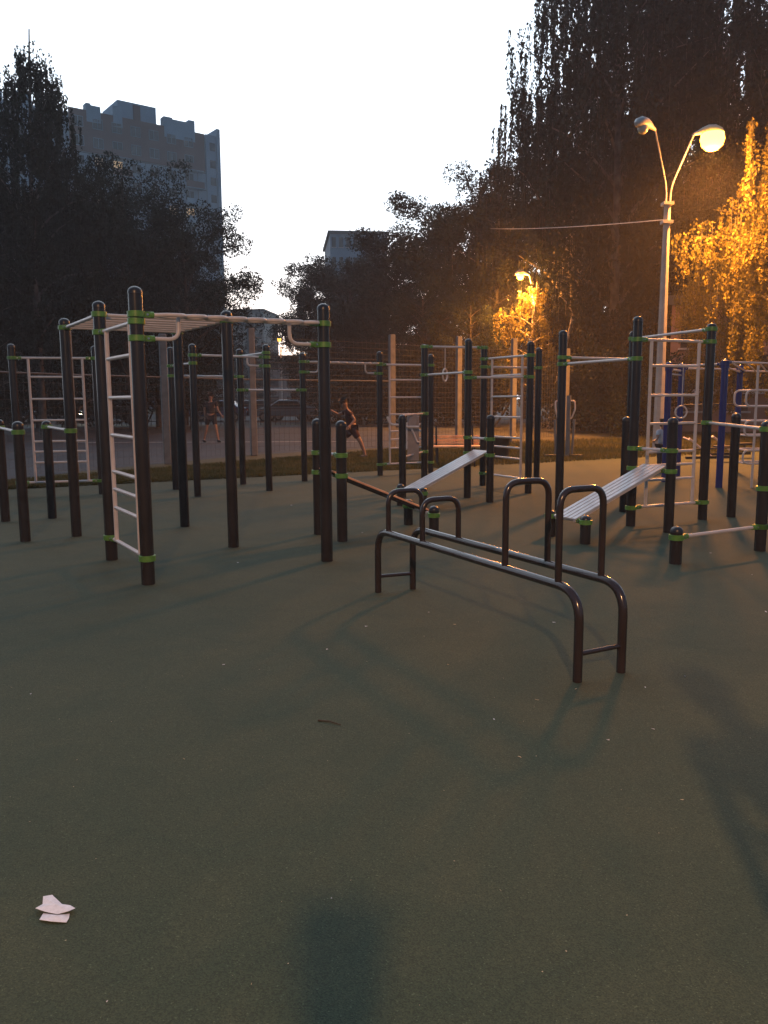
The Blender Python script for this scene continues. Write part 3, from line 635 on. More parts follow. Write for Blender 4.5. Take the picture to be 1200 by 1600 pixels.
# ------------------------------------------------------------------ trees
RG = np.random.default_rng(11)
def leafquads(C, size, rg, droop=0.0, asp=.6):
    N = len(C); a = rg.normal(size=(N, 3)); a[:, 2] -= droop * 1.5; a /= np.linalg.norm(a, axis=1)[:, None]
    b = rg.normal(size=(N, 3)); b -= (b * a).sum(1)[:, None] * a; b /= np.linalg.norm(b, axis=1)[:, None]
    s = (size * rg.uniform(.6, 1.35, N))[:, None]; L = a * s; Wd = b * s * asp
    V = np.stack([C - L * .5, C + Wd * .5, C + L * .5, C - Wd * .5], 1); return V
def make_tree(name, H, R, kind, seed, leaf, base=.2, lean=(0, 0), n_limb=26, dens=1.0, leafm='leaf_b', bark='birch', tr=.16, label='', cat='tree', group=None, loc=(0, 0, 0), strand=2.0, top_sparse=0.0):
    rg = np.random.default_rng(seed); root = empty(name, (0, 0, 0), label, cat, group)
    mb = MB(); k = 9
    tp = []
    for i in range(k):
        t = i / (k - 1); tp.append(np.array([lean[0] * t * H + .12 * math.sin(t * 5 + seed), lean[1] * t * H + .12 * math.cos(t * 4 + seed), t * H * .84]))
    mb.tube([Vector(p) for p in tp], [tr * (1 - .9 * (i / (k - 1))) + .012 for i in range(k)], 10)
    def trunk_at(t): x = t * (k - 1); i = min(k - 2, int(x)); return tp[i] + (tp[i + 1] - tp[i]) * (x - i)
    prof = {'birch': lambda t: (math.sin(math.pi * min(1, (t * .93 + .05))) ** .7) * (1 - .35 * t), 'broad': lambda t: math.sin(math.pi * (t * .72 + .14)) ** .5, 'column': lambda t: (1 - t) ** .5 * .8 + .15}[kind]
    Cs = []
    for i in range(n_limb):
        t = (i + rg.uniform(0, .8)) / n_limb; z = base + (1 - base) * t; p0 = trunk_at(min(.97, z * .93)); az = i * 2.4 + rg.uniform(-.4, .4)
        rr = R * prof(t) * rg.uniform(.65, 1.12); rise = rr * rg.uniform(.25, .8) if kind != 'birch' else rr * rg.uniform(.35, .9)
        rise = min(rise, H - p0[2]) if kind == 'broad' else min(rise, max(.25, H * 1.02 - p0[2]))
        e = p0 + np.array([math.cos(az) * rr, math.sin(az) * rr, rise]); m = (p0 + e) / 2 + np.array([0, 0, rr * .12])
        path = [p0, (p0 + m) / 2 + np.array([0, 0, .03 * rr]), m, e]
        r0 = tr * .38 * (1 - .7 * t) + .01
        mb.tube([Vector(q) for q in path], [r0, r0 * .75, r0 * .5, r0 * .15], 5)
        nt_ = max(4, int(rr * 4.2 * dens * (1 - top_sparse * t)))
        for j in range(nt_):
            s = rg.uniform(.25, 1.05); q0 = path[1] + (e - path[1]) * min(s, 1) + rg.normal(size=3) * .12 * R * .5
            if kind == 'birch':
                ln = strand * rg.uniform(.35, 1.1); nn = int(ln * 30 * dens * (.12 / leaf)) + 5
                u = rg.uniform(0, 1, nn); out = np.array([math.cos(az), math.sin(az), 0]) * .25
                for _ in range(3):
                    off = rg.normal(size=3) * np.array([.22, .22, .15]); l2 = ln * rg.uniform(.5, 1.1)
                    pts = q0 + off + np.stack([out[0] * u * (1 - u) + rg.normal(size=nn) * .045, out[1] * u * (1 - u) + rg.normal(size=nn) * .045, -u * l2], 1)
                    Cs.append(pts)
                    if j % 3 == 0: mb.tube([Vector(q0 + off), Vector(q0 + off - np.array([0, 0, l2]))], [.009, .003], 3, cap=False)
            else:
                rad = rg.uniform(.35, .75) * (R / 3.2) ** .5; nn = int(330 * dens * rad ** 2 * (.14 / leaf) ** 2)
                dirs = rg.normal(size=(nn, 3)); dirs /= np.linalg.norm(dirs, axis=1)[:, None]
                Cs.append(q0 + dirs * (rad * rg.uniform(.35, 1.0, nn) ** .6)[:, None] * np.array([1, 1, .75]))
                if j % 2 == 0: mb.tube([Vector(path[2]), Vector(q0)], [r0 * .35, .006], 4, cap=False)
    tk = mb.build('trunk', M[bark], root)
    C = np.concatenate(Cs); C = C[C[:, 2] > .3]
    quads('crown', leafquads(C, leaf, rg, .8 if kind == 'birch' else .2), M[leafm], root)
    root.location = loc; return root
def put(o, px, Y, topy, H0, label, rz=0.0, wscale=1.0, group=None, first=False):
    g = Wy(px, 640, Y); g.z = 0; h = zat(g, topy); c = o if first else copy_tree(o); s = h / H0
    c.location = g; c.scale = (s * wscale, s * wscale, s); c.rotation_euler = (0, 0, rz); c['label'] = label
    if group: c['group'] = group
    return c
GR = 'trees behind the court on the right'; GL = 'trees in front of the apartment tower'
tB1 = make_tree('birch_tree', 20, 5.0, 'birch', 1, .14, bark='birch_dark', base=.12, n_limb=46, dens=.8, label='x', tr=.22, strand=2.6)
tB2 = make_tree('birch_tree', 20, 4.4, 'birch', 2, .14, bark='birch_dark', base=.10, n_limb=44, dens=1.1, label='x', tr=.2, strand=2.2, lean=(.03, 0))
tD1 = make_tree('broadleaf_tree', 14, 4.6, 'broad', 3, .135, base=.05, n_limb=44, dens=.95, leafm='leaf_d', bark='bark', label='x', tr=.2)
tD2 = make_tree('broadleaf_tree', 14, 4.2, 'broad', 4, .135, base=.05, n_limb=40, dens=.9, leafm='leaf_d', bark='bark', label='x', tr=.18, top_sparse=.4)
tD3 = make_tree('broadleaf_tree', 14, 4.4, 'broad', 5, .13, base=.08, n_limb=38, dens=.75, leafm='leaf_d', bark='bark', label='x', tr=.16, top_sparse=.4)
tC1 = make_tree('birch_tree', 18, 2.3, 'birch', 6, .14, bark='birch_dark', base=.08, n_limb=44, dens=1.1, label='x', tr=.16, strand=1.5)
# right and centre, from left to right
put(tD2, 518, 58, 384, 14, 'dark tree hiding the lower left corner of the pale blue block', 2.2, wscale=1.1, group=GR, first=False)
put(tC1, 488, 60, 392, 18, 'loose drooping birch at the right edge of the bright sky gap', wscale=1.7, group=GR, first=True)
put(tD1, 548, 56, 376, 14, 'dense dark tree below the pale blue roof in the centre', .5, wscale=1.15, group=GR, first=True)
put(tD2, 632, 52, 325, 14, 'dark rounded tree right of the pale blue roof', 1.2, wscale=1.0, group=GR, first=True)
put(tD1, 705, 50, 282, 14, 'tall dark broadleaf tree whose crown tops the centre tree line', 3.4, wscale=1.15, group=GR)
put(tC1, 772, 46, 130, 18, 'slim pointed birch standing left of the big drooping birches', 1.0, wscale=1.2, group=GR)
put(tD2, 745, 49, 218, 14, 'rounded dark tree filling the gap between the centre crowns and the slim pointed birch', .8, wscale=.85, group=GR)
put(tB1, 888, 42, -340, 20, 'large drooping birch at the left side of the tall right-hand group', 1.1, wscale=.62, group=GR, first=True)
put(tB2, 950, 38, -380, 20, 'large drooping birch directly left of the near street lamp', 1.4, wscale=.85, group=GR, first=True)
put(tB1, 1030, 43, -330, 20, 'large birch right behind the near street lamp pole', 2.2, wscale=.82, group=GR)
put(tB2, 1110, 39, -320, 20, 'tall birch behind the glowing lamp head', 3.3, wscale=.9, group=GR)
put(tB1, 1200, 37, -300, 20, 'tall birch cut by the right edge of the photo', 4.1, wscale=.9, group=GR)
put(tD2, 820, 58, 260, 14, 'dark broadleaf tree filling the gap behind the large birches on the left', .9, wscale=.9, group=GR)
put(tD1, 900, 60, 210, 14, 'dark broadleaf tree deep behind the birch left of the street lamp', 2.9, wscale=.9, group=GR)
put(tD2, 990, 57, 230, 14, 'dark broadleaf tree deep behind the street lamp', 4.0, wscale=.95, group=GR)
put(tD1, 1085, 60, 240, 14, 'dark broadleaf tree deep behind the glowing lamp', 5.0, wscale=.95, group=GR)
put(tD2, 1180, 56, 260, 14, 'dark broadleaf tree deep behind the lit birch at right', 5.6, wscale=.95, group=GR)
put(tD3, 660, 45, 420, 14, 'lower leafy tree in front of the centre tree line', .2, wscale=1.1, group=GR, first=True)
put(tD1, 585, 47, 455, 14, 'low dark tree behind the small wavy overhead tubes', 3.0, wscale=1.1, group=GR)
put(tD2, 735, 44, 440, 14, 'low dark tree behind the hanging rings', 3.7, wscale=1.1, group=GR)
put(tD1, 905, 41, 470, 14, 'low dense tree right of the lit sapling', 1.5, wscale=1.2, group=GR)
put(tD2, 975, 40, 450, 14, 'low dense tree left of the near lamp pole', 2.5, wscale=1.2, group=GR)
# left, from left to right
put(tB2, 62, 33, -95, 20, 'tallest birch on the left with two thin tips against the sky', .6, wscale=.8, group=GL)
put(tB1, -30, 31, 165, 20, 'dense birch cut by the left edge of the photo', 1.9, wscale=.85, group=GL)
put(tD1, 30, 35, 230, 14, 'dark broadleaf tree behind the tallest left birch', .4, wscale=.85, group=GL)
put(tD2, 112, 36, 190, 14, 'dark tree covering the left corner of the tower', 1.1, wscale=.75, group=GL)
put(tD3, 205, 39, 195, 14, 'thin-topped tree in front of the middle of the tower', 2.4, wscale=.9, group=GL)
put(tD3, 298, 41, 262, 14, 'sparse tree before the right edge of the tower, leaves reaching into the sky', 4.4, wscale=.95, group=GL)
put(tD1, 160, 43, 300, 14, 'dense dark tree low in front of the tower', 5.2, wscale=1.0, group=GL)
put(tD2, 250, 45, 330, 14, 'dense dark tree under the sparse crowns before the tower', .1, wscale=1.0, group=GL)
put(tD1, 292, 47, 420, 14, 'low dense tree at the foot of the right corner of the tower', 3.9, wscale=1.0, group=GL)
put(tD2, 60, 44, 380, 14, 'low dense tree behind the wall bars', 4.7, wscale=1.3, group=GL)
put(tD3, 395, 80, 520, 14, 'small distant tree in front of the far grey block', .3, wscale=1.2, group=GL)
# sapling lit by the far lamp, leaning birch and the birch lit by the near lamp
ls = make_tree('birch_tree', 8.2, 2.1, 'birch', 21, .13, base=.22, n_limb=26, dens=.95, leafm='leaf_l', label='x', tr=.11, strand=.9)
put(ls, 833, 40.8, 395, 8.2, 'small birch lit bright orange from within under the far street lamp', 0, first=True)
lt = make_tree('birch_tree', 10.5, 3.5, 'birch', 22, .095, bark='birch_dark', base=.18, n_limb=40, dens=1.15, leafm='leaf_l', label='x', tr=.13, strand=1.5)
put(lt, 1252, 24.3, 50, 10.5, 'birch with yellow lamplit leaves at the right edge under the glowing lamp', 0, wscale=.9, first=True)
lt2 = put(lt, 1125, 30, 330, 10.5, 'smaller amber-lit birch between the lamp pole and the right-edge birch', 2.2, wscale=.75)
g = Wy(862, 640, 39); g.z = 0
lean = make_tree('leaning_birch', 10, 1.8, 'birch', 23, .13, base=.62, n_limb=10, dens=.7, label='leaning birch trunk lit orange between the white ladder and the tall brown post', tr=.12, strand=1.2, lean=(.13, 0))
lean.location = g
for (px, Y, sd) in ((893, 41, 31), (905, 43, 32)):
    g = Wy(px, 640, Y); g.z = 0
    t_ = make_tree('birch_tree', 14, 2.2, 'birch', sd, .15, base=.5, n_limb=14, dens=.7, label='thin birch trunk with white bark right of the tall brown post, ' + ('nearer one' if sd == 31 else 'farther one'), tr=.11, strand=1.8); t_.location = g
# bushes
def make_bush(seed, label, loc, s=1.0, wz=1.0):
    rg = np.random.default_rng(seed); root = empty('bush', (0, 0, 0), label, 'bush', 'bushes along the court'); mb = MB(); Cs = []
    for i in range(16):
        az = i * 2.4; rr = rg.uniform(.2, 1.5); e = np.array([math.cos(az) * rr, math.sin(az) * rr * .6, rg.uniform(.6, 2.0)])
        mb.tube([Vector((e[0] * .2, e[1] * .2, 0)), Vector(e * .6), Vector(e)], [.03, .018, .006], 5); nn = 330
        dd_ = rg.normal(size=(nn, 3)); dd_ /= np.linalg.norm(dd_, axis=1)[:, None]; Cs.append(e * .9 + dd_ * (.62 * rg.uniform(.2, 1, nn) ** .5)[:, None])
    mb.build('stem', M['bark'], root); C = np.concatenate(Cs); C = C[C[:, 2] > .05]
    quads('foliage', leafquads(C, .12, rg), M['leaf_d'], root); root.location = loc; root.scale = (s, s, s * wz); return root
bs = make_bush(41, 'dark bush right of the white tree trunks behind the court', Wy(915, 640, 37) * 1, 1.4, 1.2); bs.location.z = 0
for px, Y, s, lab in ((945, 35, 1.5, 'large dark bush left of the tall ladder posts'), (985, 33, 1.3, 'dark bush directly behind the tall right posts'), (640, 44, 1.6, 'dark bush behind the white ladder and dip board'), (700, 44, 1.6, 'dark bush behind the fence post under the rings'), (760, 43, 1.6, 'dark bush under the lamplit sapling on the left'), (560, 46, 1.6, 'dark bush behind the stretching person'), (150, 47, 1.5, 'dark bush behind the pale pink ladder'), (10, 44, 1.6, 'dark bush at the far left edge behind the wall bars'), (215, 46, 1.5, 'dark bush right of the near left post'), (1010, 30, .9, 'small bush at the foot of the near street lamp')):
    c = copy_tree(bs); g = Wy(px, 640, Y); c.location = (g.x, g.y, 0); c.scale = (s, s, s * random.uniform(.9, 1.3)); c.rotation_euler = (0, 0, random.uniform(-.6, .6)); c['label'] = lab

# grass strip: uncountable blades
def grass(name, quad, n, h, label):
    a, b, c, d = [np.array(p) for p in quad]; u = RG.uniform(0, 1, n)[:, None]; v = RG.uniform(0, 1, n)[:, None]
    P = (a * (1 - u) + b * u) * (1 - v) + (d * (1 - u) + c * u) * v
    ang = RG.uniform(0, np.pi, n); w_ = np.stack([np.cos(ang), np.sin(ang), 0 * ang], 1) * RG.uniform(.006, .016, n)[:, None]
    tip = RG.normal(size=(n, 3)) * .04; tip[:, 2] = h * RG.uniform(.4, 1.3, n); V = np.stack([P - w_, P + w_, P + tip + w_ * .2, P + tip - w_ * .2], 1)
    o = quads(name, V, M['grass']); tag(o, label, 'grass', kind='stuff')
fe = far_edge; FPq = FP
grass('grass', [fe[1], fe[6], FP[5] + Vector((1, .3, 0)), FP[1] + Vector((0, .3, 0))], 60000, .07, 'short worn grass strip between the rubber surface and the court')
grass('grass', [fe[6], fe[12], Vector((26, 40, 0)), FP[5] + Vector((1, .3, 0))], 60000, .10, 'rough grass beyond the right edge of the rubber surface')

# ------------------------------------------------------------------ people
def skinmesh(name, J, E_, m, parent, root_i=0, sub=2):
    me = bpy.data.meshes.new(name); me.from_pydata([tuple(j[0]) for j in J], E_, []); me.materials.append(m)
    o = bpy.data.objects.new(name, me); COL.objects.link(o); o.parent = parent
    o.modifiers.new('skin', 'SKIN'); 
    for i, j in enumerate(J):
        r = j[1]; me.skin_vertices[0].data[i].radius = (r, r) if not isinstance(r, tuple) else r; me.skin_vertices[0].data[i].use_root = (i == root_i)
    sb = o.modifiers.new('sub', 'SUBSURF'); sb.levels = sub; sb.render_levels = sub
    o.modifiers['skin'].use_smooth_shade = True; return o
def person(loc, rz, scale, j, label, top, short, long_legs=False, cat='person', group=None):
    """j: dict of joint positions in metres, z up, facing -y"""
    root = empty('person', (0, 0, 0), label, cat, group); V = {k: Vector(v) for k, v in j.items()}
    names = []; J = []; E_ = []
    def add(k, r): names.append(k); J.append((V[k], r)); return len(J) - 1
    pe = add('pelvis', .115); ch = add('chest', .125); ne = add('neck', .05); E_ += [(pe, ch), (ch, ne)]
    V['head0'] = V['neck'].lerp(V['head'], .45); V['head1'] = V['head'] + (V['head'] - V['neck']) * .42
    h0 = add('head0', .062); h = add('head', .092); h1 = add('head1', .062); E_ += [(ne, h0), (h0, h), (h, h1)]
    for s in 'lr':
        sh = add('sh' + s, .058); el = add('el' + s, .040); wr = add('wr' + s, .027); E_ += [(ch, sh), (sh, el), (el, wr)]
        hp = add('hip' + s, .09); kn = add('kn' + s, .058); an = add('an' + s, .038); V['toe' + s] = V['an' + s] + Vector((j.get('toedir', (0, -1, 0))[0] * .17, j.get('toedir', (0, -1, 0))[1] * .17, -.045))
        to = add('toe' + s, .034); E_ += [(pe, hp), (hp, kn), (kn, an), (an, to)]
    body = skinmesh('body', J, E_, M['skin'], root)
    # clothing
    T = [(V['pelvis'], .135), (V['chest'], .148), (V['neck'].lerp(V['chest'], .4), .075)]; TE = [(0, 1), (1, 2)]
    for s in 'lr':
        n = len(T); T += [(V['sh' + s], .075), (V['sh' + s].lerp(V['el' + s], .6), .062)]; TE += [(1, n), (n, n + 1)]
    skinmesh('shirt', T, TE, M[top], root)
    T = [(V['pelvis'], .14)]; TE = []
    for s in 'lr':
        n = len(T); kk = V['kn' + s].lerp(V['an' + s], .85) if long_legs else V['kn' + s]
        T += [(V['hip' + s], .11), (V['hip' + s].lerp(V['kn' + s], .75 if not long_legs else 1.0), .085)]; TE += [(0, n), (n, n + 1)]
        if long_legs: T.append((kk, .06)); TE.append((n + 1, n + 2))
    skinmesh('trousers' if long_legs else 'shorts', T, TE, M[short], root)
    up = (V['head'] - V['neck']).normalized(); bk = Vector((0, .03, 0))
    skinmesh('hair', [(V['head'] + up * .03 + bk, .098), (V['head1'] + bk * .6, .056), (V['head0'] + bk * 1.6, .06)], [(0, 1), (0, 2)], M['hair'], root)
    fm = MB(); f0 = V['head'] + Vector((0, -.085, 0)); fm.tube([f0 + up * .02, f0 - up * .02 + Vector((0, -.022, 0)), f0 - up * .03], [.008, .014, .008], 6); fm.build('nose', M['skin'], root)
    fm = MB()
    for sx in (-1, 1): fm.lathe(V['head'] + Vector((sx * .032, -.083, .012)), [(.003, -.006), (.010, -.003), (.010, .003), (.003, .006)], 6)
    fm.build('eye', M['black'], root)
    for s in 'lr':
        wr = V['wr' + s]; d = (wr - V['el' + s]).normalized(); sd = d.cross(Vector((0, 1, 0))); sd = sd.normalized() if sd.length > .1 else Vector((1, 0, 0))
        hm = MB(); hm.tube([wr - d * .01, wr + d * .04, wr + d * .085], [.024, .034, .033], 8)
        nn_ = d.cross(sd)
        for q_, ln in zip((-1.5, -.5, .5, 1.5), (.06, .075, .07, .055)):
            b0 = wr + d * .08 + sd * q_ * .018; hm.tube([b0, b0 + d * ln * .55, b0 + d * ln + nn_ * .015], [.0095, .009, .006], 6)
        b0 = wr + d * .03 + sd * .03; hm.tube([b0, b0 + (d + sd).normalized() * .04, b0 + d * .065 + sd * .03], [.011, .010, .007], 6)
        hm.build('hand', M['skin'], root)
        td = Vector(j.get('toedir', (0, -1, 0))); sm = MB(); a0 = V['an' + s]; sm.tube([a0 - td * .05 + Vector((0, 0, -.03)), a0 + td * .04 + Vector((0, 0, -.035)), a0 + td * .15 + Vector((0, 0, -.045)), a0 + td * .21 + Vector((0, 0, -.05))], [.042, .05, .042, .025], 8)
        sm.build('shoe', M['shoe'], root)
    root.location = loc; root.rotation_euler = (0, 0, rz); root.scale = (scale,) * 3; return root
walk = dict(pelvis=(0, 0, .93), chest=(.01, -.01, 1.27), neck=(.01, -.02, 1.45), head=(.02, -.04, 1.60), shl=(-.19, 0, 1.39), ell=(-.24, .06, 1.13), wrl=(-.22, .02, .88),
            shr=(.19, 0, 1.39), elr=(.25, -.03, 1.13), wrr=(.40, -.14, .95), hipl=(-.10, 0, .88), knl=(-.18, .02, .48), anl=(-.30, .10, .08), hipr=(.10, 0, .88), knr=(.17, -.06, .48), anr=(.24, -.02, .08), toedir=(.5, -.85, 0))
g = Zp(331, 691); person((g.x, g.y, 0), 0, 1.0, walk, 'person in dark T-shirt and shorts walking across the court behind the high bars', 'shirt_d', 'shirt_d')
lunge = dict(pelvis=(0, 0, .80), chest=(-.12, 0, 1.10), neck=(-.17, -.02, 1.27), head=(-.22, -.04, 1.41), shl=(-.12, -.17, 1.21), ell=(.06, -.22, 1.0), wrl=(-.06, -.32, .86),
             shr=(-.16, .17, 1.21), elr=(-.38, .18, 1.12), wrr=(-.58, .12, 1.24), hipl=(.0, -.09, .76), knl=(.20, -.12, .42), anl=(.32, -.10, .08), hipr=(-.02, .09, .76), knr=(-.28, .1, .46), anr=(-.30, .1, .08), toedir=(-.9, -.3, 0))
g = Zp(552, 716); person((g.x, g.y, 0), 0, .98, lunge, 'person in dark red shirt and shorts lunging beside the waist-high post', 'shirt_m', 'shirt_m')
kid = dict(pelvis=(0, 0, .80), chest=(0, 0, 1.12), neck=(0, 0, 1.29), head=(0, -.02, 1.47), shl=(-.16, 0, 1.24), ell=(-.26, -.10, 1.02), wrl=(-.42, -.2, .98), shr=(.16, 0, 1.24), elr=(.2, -.02, 1.0), wrr=(.2, -.1, .80),
           hipl=(-.09, 0, .76), knl=(-.10, -.04, .42), anl=(-.1, 0, .08), hipr=(.09, 0, .76), knr=(.10, -.02, .42), anr=(.1, .02, .08))
g = Zp(1033, 738); person((g.x, g.y, 0), .3, .66, kid, 'small child in pale blue top standing by the blue post behind the tall ladder', 'shirt_b', 'shirt_d', long_legs=True)
ph = dict(pelvis=(0, 0, .93), chest=(0, 0, 1.28), neck=(0, .01, 1.47), head=(0, .02, 1.63), shl=(-.18, 0, 1.40), ell=(-.20, .10, 1.13), wrl=(-.06, .28, 1.22), shr=(.18, 0, 1.40), elr=(.20, .10, 1.13), wrr=(.06, .28, 1.22),
          hipl=(-.10, 0, .88), knl=(-.11, .02, .48), anl=(-.12, 0, .08), hipr=(.10, 0, .88), knr=(.11, .02, .48), anr=(.12, 0, .08), toedir=(0, 1, 0))
person((-.05, -.52, 0), 0, 1.0, ph, 'person taking the picture, whose long shadow lies at the bottom of the photo', 'shirt_d', 'shirt_d', long_legs=True)

stand = dict(ph); stand.update(wrl=(-.26, .05, .88), ell=(-.25, -.02, 1.13), wrr=(.26, .05, .88), elr=(.25, -.02, 1.13))
person((1.33, 1.0, 0), .2, 1.03, stand, 'second bystander just outside the right edge of the photo, whose shadow falls diagonally', 'shirt_d', 'shirt_d', long_legs=True)

# ------------------------------------------------------------------ parked cars
def car(loc, rz, colr, label, lights=False, van=False):
    m = mat('car_paint', colr, .25, noise=.05, coat=.6); root = empty('parked_car', (0, 0, 0), label, 'car', 'cars parked beyond the court')
    if van: pr = [(-2.3, .35), (-2.35, 1.0), (-2.3, 1.75), (-2.1, 1.9), (.9, 1.9), (1.5, 1.25), (2.2, 1.0), (2.35, .7), (2.3, .35)]
    else: pr = [(-2.1, .35), (-2.2, .75), (-2.05, .95), (-1.55, 1.0), (-1.0, 1.42), (.35, 1.45), (1.1, .98), (1.95, .85), (2.15, .65), (2.1, .35)]
    MB().prism([(x, -.82, z) for x, z in pr], (0, 1.64, 0)).build('body', m, root, bevel=.07)
    g_ = MB()
    if van: gp = [(.25, 1.2), (.25, 1.75), (.85, 1.75), (1.35, 1.2)]
    else: gp = [(-1.3, 1.0), (-.9, 1.36), (.3, 1.38), (.9, 1.0)]
    g_.prism([(x, -.84, z) for x, z in gp], (0, 1.68, 0)); g_.build('side_window', M['glass'], root, smooth=False)
    ws = [(.42, 1.42), (1.08, 1.0)] if not van else [(.95, 1.86), (1.5, 1.27)]
    MB().beam((ws[0][0] + .02, 0, ws[0][1]), (ws[1][0] + .02, 0, ws[1][1]), 1.4, .03).build('windscreen', M['glass'], root, smooth=False)
    for x in (-1.35, 1.35):
        for y in (-.8, .8):
            wl = MB().tube([(x, y - .1, .32), (x, y + .1, .32)], .32, 18).build('wheel', M['rubber_t'], root); MB().tube([(x, y - .115, .32), (x, y + .115, .32)], .19, 12).build('rim', M['bolt'], wl)
    for y in (-.6, .6): MB().box((2.12 if not van else 2.3, y, .68), (.12, .3, .14)).build('headlight', M['headl' if lights else 'bowl_off'], root, bevel=.03)
    for y in (-.65, .65): MB().box((-2.16 if not van else -2.33, y, .78), (.08, .22, .14)).build('tail_light', M['tail'], root, bevel=.02)
    root.location = loc; root.rotation_euler = (0, 0, rz); return root
M['tail'] = mat('red_tail_light', (.3, .02, .02), .3)
for px, Y, rz, c, lab, li, vn in ((10, 52, 0.1, (.25, .32, .40), 'pale parked car at the left edge behind the wall bars', False, False), (165, 54, -1.75, (.05, .06, .08), 'dark car with one bright headlight on, seen through the pink ladder', True, False),
                              (85, 53, .0, (.04, .05, .07), 'dark parked car behind the far-left ladder', False, False), (448, 55, 3.0, (.12, .17, .20), 'pale parked car between the back posts', False, False), (405, 57, .1, (.06, .07, .10), 'dark parked car left of the pale one', False, False),
                              (340, 56, 3.1, (.05, .09, .2), 'blue parked car behind the walking person', False, False), (558, 50, 3.1, (.22, .34, .46), 'light blue van parked behind the small wavy tubes', False, True), (502, 58, 0, (.3, .3, .3), 'grey parked car just left of the light blue van', False, False)):
    g = Wy(px, 640, Y); car((g.x, g.y, .004), rz, c, lab, li, vn)
# far court railing
a, b = Wy(-60, 640, 47.6), Wy(640, 640, 47.6); a.z = b.z = 0
rl = empty('court_railing', (a + b) / 2, 'low dark railing along the far side of the court in front of the parked cars', 'railing')
mb = MB(); n = 90
for z in (.25, .95): mb.beam(a + Vector((0, 0, z)), b + Vector((0, 0, z)), .04, .04)
mb.build('rail', M['black'], rl, smooth=False)
for k in range(n + 1): p = a.lerp(b, k / n); MB().box((p.x, p.y, .5), (.03, .03, 1.0)).build('baluster', M['black'], rl, smooth=False)

# ------------------------------------------------------------------ litter on the rubber surface
g = Zp(88, 1427)
def paper(pts, z, lab, name='paper_scrap'):
    mb = MB(); c = Vector((sum(p.x for p in pts) / len(pts), sum(p.y for p in pts) / len(pts), z + .008)); n = len(pts); mb.v = [Vector((p.x, p.y, z + random.uniform(0, .006))) for p in pts] + [c]
    for i in range(n): mb.f.append([i, (i + 1) % n, n])
    o = mb.build(name, M['paper'], smooth=False); s_ = o.modifiers.new('thick', 'SOLIDIFY'); s_.thickness = .0008; return tag(o, lab, 'paper')
paper([Zp(x, y) for x, y in ((56, 1428), (67, 1419), (68, 1409), (82, 1405), (97, 1419), (110, 1421), (118, 1426), (108, 1432), (90, 1435), (70, 1432))], .012, 'torn white paper scrap on top at lower left of the ground')
paper([Zp(x, y) for x, y in ((62, 1442), (68, 1431), (90, 1434), (109, 1431), (108, 1438), (104, 1445), (80, 1445))], .006, 'torn white paper scrap lying under the larger one at lower left')
litter = [(48, 1086, 4, 'paper', 'at far left above the torn paper scraps'), (350, 1040, 4, 'paper', 'on open ground below the near left ladder post'), (1020, 1141, 5, 'paper', 'right of and below the push-up frame'), (511, 1016, 4, 'paper', 'below the tall post in the centre'), (572, 980, 5, 'paper', 'just left of the push-up frame leg, larger'), (900, 1078, 8, 'dry', 'lying directly under the nearest frame leg'), (840, 1095, 8, 'dry', 'lying left of the nearest frame leg'), (168, 1568, 4, 'paper', 'at the bottom edge right of the torn scraps'), (518, 1406, 5, 'paper', 'just above the bottom shadow'), (1008, 1076, 4, 'paper', 'right of the frame right foot'), (812, 1185, 6, 'dry', 'reddish, in the open middle right ground'), (1066, 1252, 7, 'dry', 'thin, lower right near the diagonal shadow'), (772, 1126, 4, 'paper', 'left of the nearest frame leg, farther down'), (670, 958, 4, 'paper', 'between the frame legs, left'), (710, 977, 5, 'dry', 'under the long frame rail'), (866, 974, 5, 'paper', 'close to the bend of the near rail'), (1110, 865, 4, 'paper', 'beside the stub post at right'), (1175, 899, 4, 'paper', 'below the rightmost brown post'), (288, 1188, 4, 'dry', 'in the left middle of the open ground'), (782, 1394, 4, 'dry', 'lower centre right, standing on edge'), (393, 1541, 5, 'dry', 'at the bottom left of the large shadow'), (1196, 957, 6, 'paper', 'at the very right edge'), (455, 790, 4, 'paper', 'between the far left posts and the low bench'), (372, 880, 4, 'paper', 'beside the base of the post under the monkey bars'), (566, 833, 4, 'paper', 'right of the paired waist-high posts'), (245, 760, 4, 'dry', 'near the grass edge behind the ladder'), (950, 1158, 4, 'paper', 'lower right of the frame legs'), (1070, 1058, 4, 'paper', 'at the top of the diagonal shadow'), (120, 1190, 3, 'dry', 'on the left, tiny'), (700, 1040, 3, 'dry', 'below the middle of the frame, tiny')]
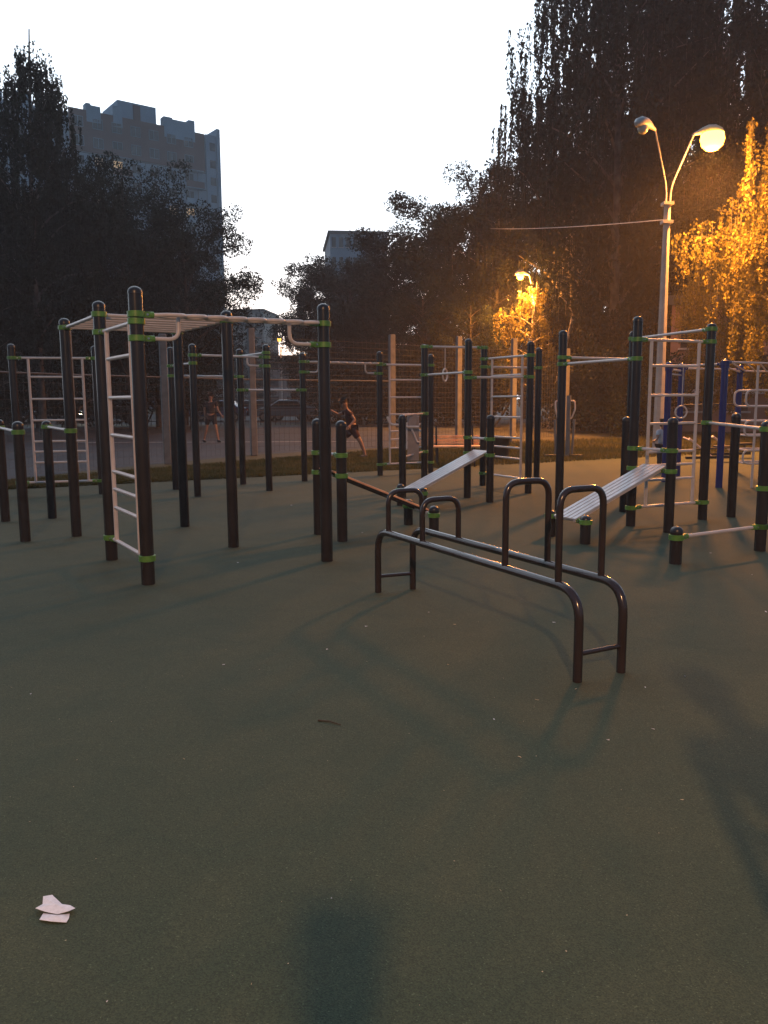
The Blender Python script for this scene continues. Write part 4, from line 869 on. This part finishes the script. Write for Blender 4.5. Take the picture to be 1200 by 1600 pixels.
for x, y, s_, kk, where in litter:
    p = Zp(x, y); w_ = s_ / F * p.y * .9; a = random.uniform(0, 3); lp = []
    nn = random.randint(5, 7)
    for i in range(nn):
        t = 2 * math.pi * i / nn; q_ = random.uniform(.4, 1) * w_ * .5; e_ = Vector((math.cos(t) * q_ * 1.6, math.sin(t) * q_ * (.6 if kk == 'paper' else .3), 0)); lp.append((p.x + e_.x * math.cos(a) - e_.y * math.sin(a), p.y + e_.x * math.sin(a) + e_.y * math.cos(a), .0055 + random.uniform(0, .004)))
    o = MB().poly(lp).build('paper_crumb' if kk == 'paper' else 'dry_leaf', M[kk], smooth=False); sm_ = o.modifiers.new('thick', 'SOLIDIFY'); sm_.thickness = .001
    tag(o, ('pale paper crumb ' if kk == 'paper' else 'dry leaf ') + where, 'paper' if kk == 'paper' else 'leaf', 'paper crumbs strewn on the ground' if kk == 'paper' else 'dry leaves strewn on the ground')
a = Zp(497, 1128); b = Zp(533, 1135)
tag(MB().tube([a + Vector((0, 0, .008)), a.lerp(b, .5) + Vector((.0, .01, .01)), b + Vector((0, 0, .008))], [.004, .003, .002], 6).build('twig', M['twig']), 'thin dark twig lying in the middle of the ground', 'twig')
n = 1500; u = RG.uniform(-7, 8, n); v = 1.2 + 12 * RG.uniform(0, 1, n) ** 1.3; C = np.stack([u, v, np.full(n, .0065)], 1)
V = leafquads(C, .006, RG, 0, .7); V[:, :, 2] = .0055 + (V[:, :, 2] - .0065) * .15 + .0012
tag(quads('debris_specks', V, M['dry']), 'tiny pale specks of seed and grit scattered over the rubber surface', 'debris', kind='stuff')

if ADDED_HAZE > 0:  # haze volume added to give the lamps a halo
    hb = MB().box((0, 55, 19.2), (170, 190, 40.6)); ho = tag(hb.build('added_haze', M['black'], smooth=False), 'thin added haze over the whole court that gives the lamps a glow', 'added_haze', kind='stuff')
    hm = bpy.data.materials.new('added_haze'); hm.use_nodes = True; t = hm.node_tree; t.nodes.clear(); o = NN(t, 'ShaderNodeOutputMaterial'); v = NN(t, 'ShaderNodeVolumePrincipled')
    v.inputs['Density'].default_value = ADDED_HAZE; v.inputs['Color'].default_value = (.85, .87, .9, 1); v.inputs['Anisotropy'].default_value = .2
    t.links.new(v.outputs[0], o.inputs['Volume']); ho.data.materials[0] = hm
